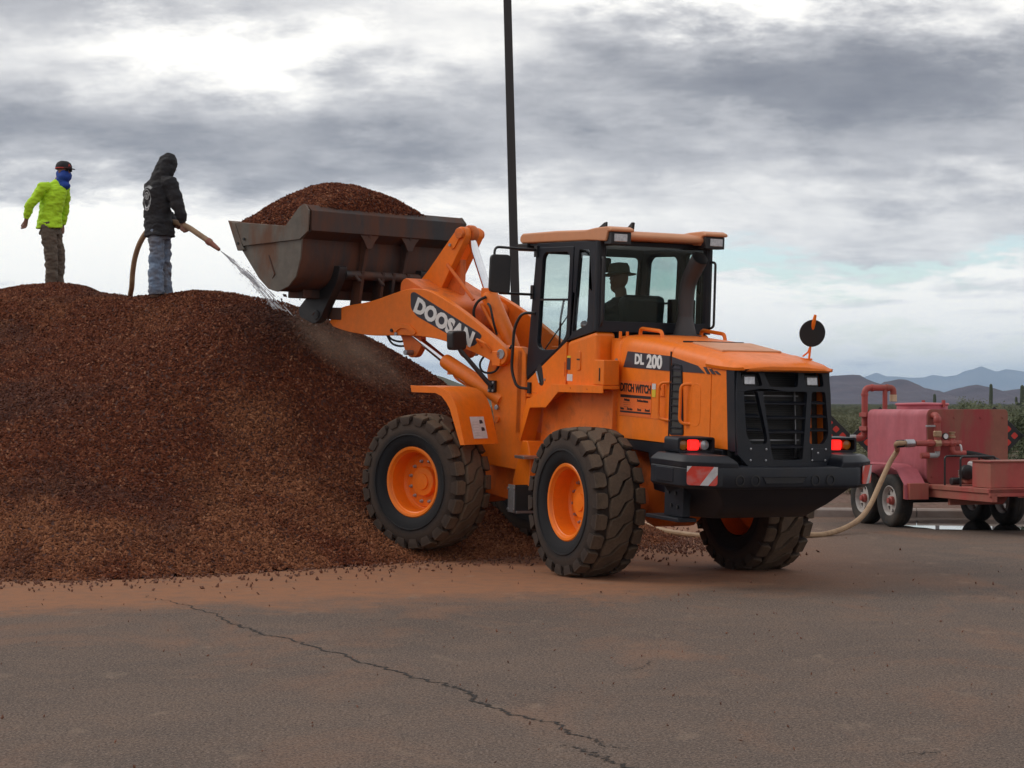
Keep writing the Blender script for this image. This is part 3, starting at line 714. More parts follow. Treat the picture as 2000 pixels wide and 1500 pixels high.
def tyre_mat(name, mud):
    m, t, b = principled(name)
    oc = t.new('ShaderNodeTexCoord').outputs['Object']; sp = t.new('ShaderNodeSeparateXYZ'); t.put(sp.inputs[0], oc)
    rad = t.math('SQRT', t.math('ADD', t.math('MULTIPLY', sp.outputs[0], sp.outputs[0]), t.math('MULTIPLY', sp.outputs[2], sp.outputs[2])))
    n = t.noise(oc, 6, 7, .7, .4); n2 = t.noise(oc, 45, 5, .65)
    f = t.math('ADD', t.maprange(rad, .48, .58, -.25, .75), t.math('MULTIPLY', t.math('SUBTRACT', n, .5), .9))
    f = t.math('ADD', f, t.math('MULTIPLY', t.math('SUBTRACT', n2, .5), .6))
    f = t.math('MULTIPLY', f, mud, clamp=True)
    deep = t.maprange(rad, .695, .722)
    c = t.mix(f, (.013, .013, .015), t.mix(deep, (.055, .037, .028), (.140, .096, .064)))
    t.put(b.inputs['Base Color'], c); b.inputs['Roughness'].default_value = .85; b.inputs['Specular IOR Level'].default_value = .3
    bn = t.new('ShaderNodeBump'); bn.inputs['Strength'].default_value = .5; bn.inputs['Distance'].default_value = .008
    t.put(bn.inputs['Height'], t.noise(oc, 60, 4, .65)); t.l.new(bn.outputs[0], b.inputs['Normal'])
    return m
M['tyre_front'] = tyre_mat('muddy_tyre', 1.25); M['tyre_rear'] = tyre_mat('dusty_tyre', 1.0)
TM = tyre_mesh()
def rim_mb():
    mb = MB()
    mb.lathe([(.36, -.20), (.385, .185), (.39, .213), (.375, .226), (.352, .222), (.338, .205), (.334, .195), (.326, .19), (.318, .02), (.30, -.005), (.285, -.01), (.272, .0), (.165, .0), (.158, .05), (.15, .058), (.09, .060), (.086, .075), (0.0, .078)], axis=(0, 1, 0), n=48, cap=False)
    return mb
BOLT = MB().lathe([(.020, 0), (.020, .012), (.013, .014), (.013, .032), (0, .034)], axis=(0, 1, 0), n=8, cap=False).mesh('bolt', M['steel'])
def wheel(mx, s, tm, rot):
    w_ = rim_mb().obj('wheel', M['orange'], loader, 0, 30)
    w_.matrix_local = mx @ Matrix.Rotation(0 if s > 0 else PI, 4, 'Z') @ Matrix.Rotation(rot, 4, 'Y')
    key = 'tyre' + tm
    if key not in TMESH: TMESH[key] = TM.mesh('tyre', M[tm], 40)
    link_mesh('tyre', TMESH[key], w_)
    for k in range(12):
        a = 2 * PI * k / 12; link_mesh('bolt', BOLT, w_, (.225 * math.cos(a), .0, .225 * math.sin(a)))
TMESH = {}
wheel(Matrix.Translation((-.10, 1.0, .742)), 1, 'tyre_rear', .13); wheel(Matrix.Translation((-.10, -.97, .742)), -1, 'tyre_rear', .4)
wheel(ART @ Matrix.Translation((1.55, 1.0, .742)), 1, 'tyre_front', .3); wheel(ART @ Matrix.Translation((1.55, -1.0, .742)), -1, 'tyre_front', .2)

# ---- frames and axles
part(B_().prism([(1.45, .62), (1.45, 1.15), (.8, 1.25), (-1.6, 1.25), (-1.8, .95), (-1.2, .70), (.9, .55)], 'y', -.36, .36), 'rear_frame', M['orange_worn'], .01)
part(B_().tube([(-.10, -.80, .742), (-.10, -.35, .742), (-.10, -.2, .742), (-.10, .2, .742), (-.10, .35, .742), (-.10, .80, .742)], [.13, .15, .26, .26, .15, .13], 16), 'rear_axle', M['orange_worn'], 0)
part(FB().prism([(-.05, .58), (-.05, 1.2), (.5, 1.32), (1.2, 1.30), (1.9, 1.05), (1.9, .70), (.5, .50)], 'y', -.33, .33), 'front_frame', M['orange_worn'], .01)
part(FB().tube([(1.55, -.80, .742), (1.55, -.35, .742), (1.55, -.2, .742), (1.55, .2, .742), (1.55, .35, .742), (1.55, .80, .742)], [.13, .15, .27, .27, .15, .13], 16), 'front_axle', M['orange_worn'], 0)
part(B_().cyl((1.5, 0, .45), (1.5, 0, 1.35), .16, n=20), 'articulation_pin', M['orange_worn'], .01)
for s in (-1, 1):
    part(B_().cyl((.95, .30 * s, .85), (1.9, .42 * s, .85), .05, n=12), 'steering_cylinder', BK, 0)
# ---- engine cover: side panels, rear hood, cowl
HM = Matrix(((1, 0, 0, .14), (0, .883, 0, 0), (0, 0, 1, 0), (0, 0, 0, 1)))
def HB(): return MB(HM)
HX = [(.10, 2.445), (-.06, 2.44), (-.30, 2.43), (-.60, 2.405), (-1.0, 2.365), (-1.01, 2.365)]
def hood_rings(st, z0, ins=.0):
    rings = []
    for (x, zt, w_, cr, ov) in st:
        r_ = []
        pts = [(w_, z0)] + [(w_ + ov, zt - cr * 1.6)] + [(w_ - cr + cr * math.cos(t), zt - cr + cr * math.sin(t)) for t in (R(10), R(30), R(50), R(70), R(90))] + [(w_ * .5, zt + .018)]
        full = pts + [(-y, z) for y, z in pts[::-1]]
        rings.append([(x, y, z) for y, z in full])
    return rings
part(HB().ring_stack(hood_rings([(.10, 2.37, .60, .10, 0), (.07, 2.385, .615, .11, 0), (-.05, 2.388, .617, .12, 0), (-.055, 2.383, .613, .12, 0), (-.065, 2.383, .613, .12, 0), (-.075, 2.388, .617, .12, 0), (-.3, 2.378, .617, .13, 0), (-.7, 2.352, .615, .13, 0), (-1.02, 2.322, .612, .13, 0)], 1.37)), 'engine_cover', OR, 0)
part(HB().ring_stack(hood_rings([(-1.03, 2.325, .612, .13, 0), (-1.3, 2.29, .610, .12, 0), (-1.6, 2.25, .605, .11, 0), (-1.72, 2.23, .60, .105, .0)], 1.37)), 'rear_cover', OR, 0)
for s in (1, -1): part(HB().prism([(-1.70, 2.15), (-1.70, 1.37), (-2.075, 1.37), (-2.005, 2.12)], 'y', *sorted((s * .572, s * .593))), 'rear_side_skin', OR, .004)
# overhanging rear lip of the hood
part(B_().ring_stack([[(x, y, z) for y, z in [(w_, zl), (w_ + .010, zl + .03), (w_ - .02, zt - .025), (w_ - .07, zt), (.20, zt + .018), (-.20, zt + .018), (-w_ + .07, zt), (-w_ + .02, zt - .025), (-w_ - .010, zl + .03), (-w_, zl)]] for x, zl, zt, w_ in ((-1.50, 2.12, 2.245, .540), (-1.72, 2.105, 2.21, .541), (-1.86, 2.10, 2.185, .541), (-1.96, 2.098, 2.168, .535), (-2.03, 2.10, 2.148, .515), (-2.06, 2.105, 2.125, .48))]), 'hood_lip', OR, .004)
part(HB().prism([(-.98, .34), (-.92, .40), (-.92, -.40), (-.98, -.34)], 'z', 2.31, 2.356), 'hood_vent_strip', CH, .003)
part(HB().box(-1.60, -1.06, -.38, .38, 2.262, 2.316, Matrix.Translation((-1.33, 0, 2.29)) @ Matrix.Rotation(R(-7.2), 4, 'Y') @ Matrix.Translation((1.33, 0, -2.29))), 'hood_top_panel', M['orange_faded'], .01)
# lower charcoal side boxes
for s in (-1, 1):
    part(HB().prism([(-.10, 1.365), (-1.95, 1.365), (-1.95, 1.0), (-1.3, .86), (-.75, .9), (-.62, 1.25), (-.12, 1.27)], 'y', s * .40, s * .60), 'side_tank', CH, .012)
# panel seam lines, bolts, lock
for s in (1,):
    yv = .6185
    part(HB().box(-1.022, -1.012, yv - .012, yv + .001, 1.40, 2.25), 'panel_gap', BK, 0)
    part(HB().box(-.95, -.06, yv - .004, yv + .0008, 1.588, 1.594), 'panel_gap', M['orange_worn'], 0)
    # decal with the model number
    d = part(HB().prism([(-.20, 2.235), (-.125, 2.075), (-1.005, 2.062), (-1.005, 2.205)], 'y', yv - .01, yv + .002), 'model_decal', M['decal_dark'], 0)
    letters_h('DL', .135, (-.435, yv + .0045, 2.155), (-1, 0, -.02), (0, 0, 1), M['decal_white'], d, bold=.006, xs=1.05)
    letters_h('200', .175, (-.725, yv + .0045, 2.137), (-1, 0, -.02), (0, 0, 1), M['decal_white'], d, bold=.007, xs=1.10)
    d2 = part(HB().prism([(-1.035, 2.20), (-1.035, 2.060), (-1.62, 2.060), (-1.50, 2.125)], 'y', yv - .014, yv - .0045), 'stripe_decal', M['decal_dark'], 0)
    for k in range(3):
        x = -1.66 - k * .085; h = .062 - .015 * k
        part(HB().prism([(x, 2.055), (x - .05, 2.055), (x + .02, 2.055 + h), (x + .068, 2.055 + h)], 'y', yv - .03, yv - .0085 - .004 * k), 'stripe', M['decal_dark'], 0, d2)
    # dealer sticker
    st = part(HB().box(-.68, -.08, yv - .006, yv + .0012, 1.60, 1.945), 'dealer_sticker', M['sticker_orange'], 0)
    ex = (-1, 0, -.015); ink = M['decal_ink']
    letters_h('DITCH WITCH', .112, (-.375, yv + .003, 1.868), ex, (0, 0, 1), ink, st, bold=.004, xs=.80)
    part(HB().box(-.675, -.085, yv, yv + .003, 1.775, 1.803), 'rule', ink, 0, st)
    part(HB().box(-.675, -.085, yv, yv + .003, 1.625, 1.642), 'rule', ink, 0, st)
    letters_h('Arizona', .034, (-.215, yv + .003, 1.752), ex, (0, 0, 1), ink, st, bold=.0015)
    letters_h('Southern Arizona', .034, (-.52, yv + .003, 1.752), ex, (0, 0, 1), ink, st, bold=.0015, xs=.85)
    for (wd, wx) in (('Sales', -.125), ('Service', -.275), ('Parts', -.46), ('Rental', -.615)): letters_h(wd, .033, (wx, yv + .003, 1.663), ex, (0, 0, 1), ink, st, bold=.001, xs=1.05)
    for (cx, hw) in ((-.215, .075), (-.52, .105)):
        for q in range(3): part(HB().box(cx - hw * (1 - .12 * q), cx + hw * (1 - .12 * q), yv, yv + .0022, 1.722 - q * .022, 1.729 - q * .022), 'fine_print', M['orange_worn'], 0, st)
    part(HB().box(-.76, -.69, yv - .002, yv + .002, 1.875, 1.93), 'warning_label', M['paper'], 0); part(HB().box(-.76, -.69, yv - .002, yv + .002, 1.80, 1.873), 'warning_label', M['yellow'], 0)
    lk = part(HB().box(-.92, -.79, yv - .01, yv + .006, 1.81, 1.93), 'latch', OR, .005); part(HB().cyl((-.85, yv, 1.89), (-.85, yv + .014, 1.89), .014), 'keyhole', M['steel'], 0, lk)
    # air intake slot with slats
    v = part(HB().plate(round_poly([(-1.045, 2.145), (-1.04, 1.45), (-1.285, 1.46), (-1.225, 2.13)], .03), [round_poly([(-1.062, 2.125), (-1.058, 1.47), (-1.262, 1.48), (-1.208, 2.11)], .025)], 'y', yv - .03, yv + .004), 'air_intake', CH, .003)
    part(HB().prism([(-1.06, 2.12), (-1.06, 1.47), (-1.26, 1.48), (-1.21, 2.11)], 'y', yv - .012, yv - .006), 'intake_screen', M['radiator'], 0, v)
    for k in range(9):
        z = 1.52 + k * .07; part(HB().box(-1.25 + .045 * (k / 9), -1.06, yv - .02, yv + .006, z, z + .010), 'slat', CH, 0, v)
    def grab(x0, z0, x1, z1, out, bend, name='grab_handle'):
        part(HB().tube(fillet([(x0, yv - .02, z0), (x0, yv + out, z0), (x0 - .0, yv + out, z0)], .02) + [], .014, 8), name, OR, 0)
    part(HB().tube(fillet([(-1.02, yv - .02, 1.955), (-.90, yv + .055, 1.945), (-.895, yv + .055, 1.60), (-1.02, yv - .02, 1.585)], .06), .015, 8), 'grab_handle', OR, 0)
    part(HB().tube(fillet([(-1.40, yv - .03, 1.95), (-1.30, yv + .055, 1.945), (-1.29, yv + .055, 1.575), (-1.40, yv - .03, 1.57)], .06), .016, 8), 'grab_handle', OR, 0)
    part(HB().plate(round_poly([(-1.40, 1.96), (-1.385, 1.555), (-1.56, 1.555), (-1.56, 1.96)], .08, 4), [round_poly([(-1.412, 1.947), (-1.40, 1.568), (-1.548, 1.568), (-1.548, 1.947)], .07, 4)], 'y', yv - .035, yv - .009), 'panel_recess_rim', OR, .003)
    part(HB().cyl((.02, yv - .02, 2.13), (.02, yv + .004, 2.13), .028), 'cover_lock', M['steel'], 0)
# front of the engine side below the cowl, behind the step
part(B_().box(.12, .30, -.53, .53, 1.2, 2.36), 'bulkhead', OR, .01)
# grab rails on top
part(B_().tube(fillet([(.12, .30, 2.36), (.12, .30, 2.466), (-.30, .30, 2.44), (-.32, .30, 2.34)], .05), .02, 8), 'top_rail', OR, 0)
part(B_().tube(fillet([(.18, -.46, 2.34), (.18, -.46, 2.466), (-.26, -.46, 2.43), (-.28, -.46, 2.30)], .05), .02, 8), 'top_rail', OR, 0)
for yy in (.52, .44): part(B_().cyl((.14, yy, 2.36), (.14, yy, 2.43), .016), 'lift_stud', OR, .004)
# exhaust stack
ex_ = part(B_().lathe([(.125, 2.37), (.122, 2.41), (.098, 2.50), (.084, 2.56), (.078, 2.60)], (.16, -.25, 0), (0, 0, 1), 24), 'exhaust_stack', M['stack'], 0)
pp = smooth_path([(.16, -.25, 2.56), (.15, -.25, 2.80), (.11, -.25, 2.96), (-.02, -.25, 3.12), (-.09, -.25, 3.19)], 5)
mb = B_(); rings = []
for i, q in enumerate(pp):
    t = i / (len(pp) - 1); rings.append((q, .077 + .012 * t))
mb.tube([q for q, _ in rings], [r_ for _, r_ in rings], 20, cap=False); mb.tube([q for q, _ in rings[-8:]], [r_ - .008 for _, r_ in rings[-8:]], 20, cap=False)
part(mb, 'stack_pipe', M['stack'], 0, ex_); part(B_().cyl((.16, -.25, 2.36), (.16, -.25, 2.412), .17, n=24), 'stack_flange', M['stack'], .004, ex_)
# convex mirror on the hood
mr = part(MB(Matrix.Translation((-.157, .08, 0))).lathe([(.128, -.008), (.13, 0), (.125, .018), (.09, .045), (.04, .058), (0, .06)], (-1.60, -.55, 2.46), (.85, -.2, .12), 28), 'convex_mirror', M['rubber'], 0)
part(MB(Matrix.Translation((-.157, .08, 0))).tube([(-1.64, -.55, 2.635), (-1.63, -.54, 2.56), (-1.60, -.55, 2.50)], [.013, .02, .016], 8), 'mirror_clamp', OR, 0, mr)
part(MB(Matrix.Translation((-.157, .08, 0))).tube([(-1.56, -.55, 2.22), (-1.575, -.55, 2.34), (-1.585, -.55, 2.42)], .011, 8).tube([(-1.46, -.55, 2.24), (-1.54, -.55, 2.28), (-1.575, -.55, 2.34)], .008, 6), 'mirror_stalk', OR, 0, mr)
part(MB(Matrix.Translation((-.157, .08, 0))).cyl((-1.54, -.53, 2.205), (-1.54, -.53, 2.222), .06), 'mirror_foot', OR, 0, mr)

# ---- rear grille
def gx_(z): return -1.955 - (2.1 - z) * .0875
GM = Matrix(((1, 0, .0875, -1.955 - 2.1 * .0875), (0, .94, 0, .0), (0, 0, 1, 0), (0, 0, 0, 1)))
holes = dict(hl=[(.51, 2.085), (.295, 2.085), (.25, 1.962), (.475, 1.962)], top=[(.235, 2.085), (-.175, 2.085), (-.16, 1.955), (.16, 1.955)], hr=[(-.24, 2.085), (-.455, 2.085), (-.475, 1.962), (-.255, 1.962)],
             l=[(.47, 1.915), (.315, 1.915), (.21, 1.49), (.215, 1.432), (.39, 1.428), (.45, 1.52)], m=[(.25, 1.912), (-.275, 1.912), (-.205, 1.30), (-.18, 1.285), (.13, 1.285), (.152, 1.31)], r=[(-.33, 1.915), (-.49, 1.915), (-.52, 1.52), (-.46, 1.43), (-.29, 1.43)])
outer = [(.540, 2.108), (-.540, 2.108), (-.556, 1.9), (-.560, 1.55), (-.552, 1.33), (-.48, 1.225), (.43, 1.225), (.552, 1.33), (.560, 1.55), (.556, 1.9)]
gf = MB(GM).plate(outer, [round_poly(h, .03) for h in holes.values()], 'x', -.035, .02)
grille = part(gf, 'rear_grille', CH, .007)
# side returns of the grille shell
part(MB(GM).box(-.01, .12, .545, .566, 1.36, 2.10).box(-.01, .12, -.566, -.545, 1.36, 2.10).box(-.02, .1, -.548, .548, 2.095, 2.116).box(-.02, .1, -.43, .43, 1.23, 1.25), 'grille_shell', CH, .004, grille)
part(MB(GM).box(.16, .175, -.53, .53, 1.25, 2.09), 'radiator_core', M['radiator'], 0, grille)
for k in range(40):
    z = 1.27 + k * .0205; part(MB(GM).box(.148, .156, -.30, .50, z, z + .006), 'core_fin', M['steel'] if k % 20 == 9 else M['charcoal'], 0, grille)
part(MB(GM).box(.12, .14, -.245, -.235, 1.29, 1.92), 'core_rail', M['steel'], 0, grille)
part(MB(GM).box(.10, .14, -.42, -.36, 1.42, 1.93), 'core_tank', M['orange_worn'], .004, grille)
for z in (1.809, 1.677, 1.546, 1.41): part(MB(GM).prism([(-.02, z - .020), (.05, z + .008), (.05, z + .014), (-.025, z - .004)], 'y', -.272 + (1.9 - z) * .11, .26 - (1.9 - z) * .16), 'slat', CH, .003, grille)
for z in (1.815, 1.69, 1.563):
    a = .235 + (z - 1.5) * .24
    part(MB(GM).prism([(-.02, z - .018), (.05, z + .008), (.05, z + .014), (-.025, z - .004)], 'y', a, .475 - (1.915 - z) * .03), 'slat', CH, .003, grille)
    part(MB(GM).prism([(-.02, z - .018), (.05, z + .008), (.05, z + .014), (-.025, z - .004)], 'y', -.515 + (z - 1.5) * .06, -.305 - (z - 1.43) * .06), 'slat', CH, .003, grille)
for yy in (.385, -.355):
    hl = part(MB(GM).box(.0, .06, yy - .083, yy + .083, 1.957, 2.068), 'work_lamp', BK, .008, grille)
    part(MB(GM).box(-.014, .004, yy - .062, yy + .062, 1.972, 2.050), 'lamp_lens', M['clear_lens'], .012, grille, seg=3)
BLT2 = MB().lathe([(.011, 0), (.011, .006), (0, .009)], axis=(-1, 0, 0), n=8, cap=False).mesh('bolt', M['steel'])
for (y, z) in ((.421, 1.388), (.241, 1.384), (.427, 1.284), (.248, 1.283), (-.30, 1.383), (-.465, 1.383), (-.30, 1.281), (-.455, 1.28)):
    q = GM @ Vector((-.035, y - .015, z)); link_mesh('bolt', BLT2, grille, q)
part(MB(GM).box(-.042, -.03, -.46, -.305, 1.27, 1.395), 'grille_latch_plate', CH, .004, grille)
q = GM @ Vector((-.042, -.38, 1.35)); link_mesh('bolt', BLT2, grille, q)

# ---- counterweight / bumper
BMX = Matrix(((1, 0, 0, 0), (0, .925, 0, .08), (0, 0, 1, 0), (0, 0, 0, 1)))
def BB(): return MB(BMX)
BP = [(-1.50, 1.11), (-2.03, 1.125), (-2.10, 1.09), (-2.24, .88), (-2.275, .80), (-2.275, -.80), (-2.24, -.88), (-2.10, -1.09), (-2.03, -1.125), (-1.50, -1.11)]
def ring(poly, inset, z, cx=-1.75):
    return [(cx + (x - cx) * (1 - inset), y * (1 - inset), z) for x, y in poly]
BPi = BP + [(-1.50, -.62), (-1.50, .62)]
bp = part(BB().ring_stack([ring(BPi, .03, 1.035), ring(BPi, 0, 1.06), ring(BPi, 0, 1.215), ring(BPi, .012, 1.232)]), 'counterweight', CH, .008)
for s in (-1, 1):    # raised shoulders either side of the grille
    prof = [(-1.50, 1.11), (-2.03, 1.125), (-2.10, 1.09), (-2.24, .88), (-2.27, .78), (-2.27, .60), (-2.02, .60), (-1.50, .60)]
    P_ = [(x, s * y) for x, y in prof]
    def sh(z, ins, notch): return [((-1.8 + (x + 1.8) * (1 - ins)), s * (.6 + notch + (abs(y) - .6) * (1 - ins - notch * 1.2)), z) for x, y in P_]
    part(BB().ring_stack([sh(1.222, 0, 0), sh(1.275, .0, .02), sh(1.305, .07, .05), sh(1.335, .16, .09)]), 'counterweight_shoulder', CH, .010, bp)
    # reflector with diagonal stripes
    nrm = (Vector((-2.24, .88, 0)) - Vector((-2.10, 1.09, 0))).normalized()
    o_ = Vector((-2.178, s * .998, 1.155)); exv = Vector((-.14, -.21 * s, 0)).normalized()
    if s > 0: o_ = Vector((-2.272, .865, 1.16)); 
    FMx = frame_matrix(Vector((-2.19, s * .975, 1.155)) + Vector((-.83, .555 * s, 0)) * .006, Vector((-.555 * s, -.83, 0)) if s > 0 else Vector((.14, -.21, 0)), (0, 0, 1))
    if s < 0: FMx = frame_matrix(Vector((-2.165, -.985, 1.155)) + Vector((-.83, -.555, 0)) * .014, Vector((.14, -.21, 0)), (0, 0, 1))
    w2 = .145 if s > 0 else .135; h2 = .085
    rf = part(MB(BMX @ FMx).plate(round_poly([(-w2, h2), (-w2, -h2), (w2, -h2), (w2, h2)], .03), [], 'z', -.004, .004), 'reflector', M['red_refl'], 0, bp)
    for (a, b2) in (((-w2, h2 - .07), (-w2 + .06, h2)), ((-.01, -h2 * .98), (w2 - .01, h2))):
        pass
    part(MB(BMX @ FMx).prism([(-.02, -h2), (.06, -h2), (w2, h2 - .07), (w2, h2), (w2 - .035, h2)], 'z', .0045, .0055), 'white_stripe', M['white_refl'], 0, rf)
    part(MB(BMX @ FMx).prism([(-w2, h2), (-w2, h2 - .055), (-w2 + .045, h2)], 'z', .0045, .0055), 'white_stripe', M['white_refl'], 0, rf)
    # tail light cluster on a bracket
    tl = part(B_().plate(round_poly([(s * 1.0, 1.478), (s * .60, 1.478), (s * .60, 1.335), (s * 1.0, 1.335)], .03), [round_poly([(s * .975, 1.458), (s * .622, 1.458), (s * .622, 1.355), (s * .975, 1.355)], .025)], 'x', -1.79, -1.55), 'tail_lamp_housing', CH, .005)
    part(B_().box(-1.60, -1.56, min(s * .61, s * .99), max(s * .61, s * .99), 1.345, 1.468), 'lamp_back', BK, 0, tl)
    for k, mt in enumerate(('amber', 'tail_red', 'clear_lens')):
        y = s * (.915 - k * .115)
        if mt == 'tail_red': part(B_().box(-1.76, -1.70, y - .05, y + .05, 1.357, 1.453), 'lamp_lens', M[mt], .014, tl)
        else: part(B_().lathe([(.05, 0), (.051, .035), (.045, .05), (.02, .058), (0, .059)], (-1.70, y, 1.405), (-1, 0, 0), 20), 'lamp_lens', M[mt], 0, tl)
    part(B_().box(-1.85, -1.50, min(s * .70, s * .92), max(s * .70, s * .92), 1.28, 1.34), 'lamp_foot', CH, .006, tl)
# bumper details
for y in (.60, .42, -.29, -.47):
    part(BB().lathe([(.050, 0), (.053, .006), (.040, .007), (.037, -.03), (0, -.03)], (-2.276, y, 1.115), (-1, 0, 0), 22, cap=False), 'round_recess', BK, 0, bp)
part(BB().plate([(.34, 1.15), (-.19, 1.15), (-.15, 1.085), (.30, 1.085)][::-1], [[(.325, 1.142), (-.175, 1.142), (-.14, 1.093), (.292, 1.093)]], 'x', -2.284, -2.27), 'slot_frame', CH, .002, bp)
part(BB().prism([(.325, 1.142), (-.175, 1.142), (-.14, 1.093), (.292, 1.093)], 'x', -2.2785, -2.27), 'tow_slot', BK, 0, bp)
part(BB().box(-1.92, -1.62, 1.118, 1.130, 1.08, 1.21), 'access_cover', CH, .006, bp)
part(BB().ring_stack([[(-1.5, .98, 1.04), (-2.20, .80, 1.04), (-2.20, -.80, 1.04), (-1.5, -.98, 1.04)], [(-1.45, .80, .86), (-2.05, .62, .87), (-2.05, -.62, .87), (-1.45, -.80, .86)], [(-1.35, .70, .72), (-1.78, .55, .73), (-1.78, -.55, .73), (-1.35, -.70, .72)]]), 'belly_weight', CH, .02, bp)
part(B_().box(-1.75, -1.42, .82, .90, .74, 1.05).box(-1.80, -1.22, .78, .98, .70, .735), 'rear_step', CH, .006)
for (x, z) in ((-1.50, .96), (-1.62, .955), (-1.55, .84), (-1.66, .83)): part(B_().cyl((x, .89, z), (x, .912, z), .018, n=10), 'bolt', BK, 0)

# ---- cab
YS = .67
door_hole = round_poly([(1.50, 3.248), (1.02, 3.242), (.965, 3.20), (1.0, 2.375), (1.20, 2.225), (1.56, 2.212), (1.64, 2.27), (1.57, 3.19)], .05)
rear_hole = round_poly([(.775, 3.26), (.555, 3.255), (.565, 2.495), (.875, 2.405)], .03)
side_outer = [(.40, 2.425), (.975, 2.318), (1.855, 1.885), (1.89, 1.94), (1.715, 3.345), (.41, 3.345)]
door_outer = [(.925, 2.36), (.985, 2.325), (1.845, 1.905), (1.873, 1.95), (1.70, 3.30), (.885, 3.295)]
cab = part(B_().box(.42, 1.80, -.62, .62, 1.83, 1.90), 'cab_floor', BK, .005)
for s in (1, -1):
    a, b2 = sorted((s * (YS - .05), s * YS))
    fr = part(B_().plate(side_outer, [[(.91, 2.375), (.99, 2.335), (1.838, 1.915), (1.865, 1.955), (1.69, 3.29), (.875, 3.285)], rear_hole], 'y', a, b2), 'cab_side_frame', CH, .004)
    dr = part(B_().plate(door_outer, [door_hole], 'y', *sorted((s * (YS - .045), s * (YS + .006)))), 'door_frame', CH, .006)
    part(B_().plate(door_hole, [], 'y', *sorted((s * (YS - .022), s * (YS - .016)))), 'door_pane', M['glass'], 0, dr, smooth=0)
    part(B_().plate(rear_hole, [], 'y', *sorted((s * (YS - .022), s * (YS - .016)))), 'side_pane', M['glass'], 0, fr, smooth=0)
    part(B_().box(1.0, 1.60, *sorted((s * (YS - .03), s * (YS + .002))), 2.735, 2.757), 'sash_bar', BK, 0, dr)
    # painted lower body of the cab
    lo = part(B_().prism([(.985, 2.312), (1.862, 1.872), (1.895, 1.70), (1.60, 1.70), (1.30, 1.70), (.985, 1.83)], 'y', *sorted((s * .60, s * (YS + .004)))), 'door_panel', OR, .010)
    part(B_().prism([(.975, 2.315), (.40, 2.422), (.34, 2.425), (.34, 1.83), (.975, 1.83)], 'y', *sorted((s * .45, s * (YS + .006)))), 'cab_side_panel', OR, .05, seg=4)
    if s > 0:
        hd = part(B_().prism(round_poly([(1.56, 2.075), (1.51, 2.03), (1.46, 1.86), (1.50, 1.83), (1.56, 1.84), (1.66, 1.98)], .03), 'y', YS - .01, YS + .0065), 'door_latch_recess', BK, .002)
        part(B_().tube([(1.62, YS + .012, 1.98), (1.535, YS + .02, 1.86)], .010, 8), 'latch_bar', M['steel'], 0, hd)
        part(B_().cyl((1.44, YS, 1.90), (1.44, YS + .012, 1.90), .013), 'keyhole', M['steel'], 0, hd)
        part(B_().box(.88, .955, YS, YS + .009, 2.02, 2.14), 'warning_label', M['decal_dark'], 0); part(B_().box(.88, .955, YS, YS + .009, 2.143, 2.165), 'warning_label', M['yellow'], 0)
        part(B_().box(.83, .945, YS, YS + .009, 1.905, 1.975), 'info_label', M['paper'], 0)
        part(B_().box(1.0, 1.012, YS, YS + .012, 1.95, 2.10), 'hinge_rod', M['orange_worn'], .003)
        cp = part(B_().prism(round_poly([(.72, 2.22), (.66, 2.22), (.655, 2.02), (.74, 2.02)], .03), 'y', YS, YS + .018), 'fuse_cover', OR, .008); part(B_().box(.665, .725, YS + .012, YS + .021, 2.125, 2.14), 'finger_slot', BK, 0, cp)
        part(B_().box(1.30, 1.47, YS, YS + .007, 1.752, 1.76).box(1.62, 1.80, YS, YS + .007, 1.748, 1.756), 'press_line', M['orange_worn'], 0, lo)
# rear wall, rear pane, front wall
rw = part(B_().plate([(YS, 2.42), (-YS, 2.42), (-YS, 3.345), (YS, 3.345)], [round_poly([(.615, 2.53), (-.60, 2.53), (-.60, 3.30), (.615, 3.30)], .04)], 'x', .335, .395), 'cab_rear_frame', CH, .006)
part(B_().plate(round_poly([(.62, 2.525), (-.605, 2.525), (-.605, 3.305), (.62, 3.305)], .04), [], 'x', .362, .368), 'rear_pane', M['glass_rear'], 0, rw, smooth=0)
FS = Matrix(((1, 0, -.115, 1.70 + 3.33 * .115), (0, 1, 0, 0), (0, 0, 1, 0), (0, 0, 0, 1)))
fw = part(MB(FS).plate([(.66, 1.9), (-.66, 1.9), (-.66, 3.34), (.66, 3.34)], [round_poly([(.60, 2.05), (-.60, 2.05), (-.60, 3.24), (.60, 3.24)], .06)], 'x', -.03, .03), 'windscreen_frame', CH, .006)
part(MB(FS).plate(round_poly([(.605, 2.045), (-.605, 2.045), (-.605, 3.245), (.605, 3.245)], .06), [], 'x', -.003, .003), 'windscreen', M['glass'], 0, fw, smooth=0)
part(MB(FS).tube([(.04, .5, 2.15), (.045, .1, 2.75)], .008, 6), 'wiper', BK, 0, fw)
for y in (.665, -.665):     # rounded rear corner posts with hand rails
    part(B_().lathe([(.055, 2.43), (.055, 3.34)], (.385, y * .955, 0), (0, 0, 1), 16), 'corner_post', CH, .0)
    part(B_().tube(fillet([(.34, y * .97, 3.17), (.27, y * 1.0, 3.17), (.27, y * 1.0, 2.50), (.34, y * .97, 2.48)], .05), .013, 8), 'rear_hand_rail', BK, 0)
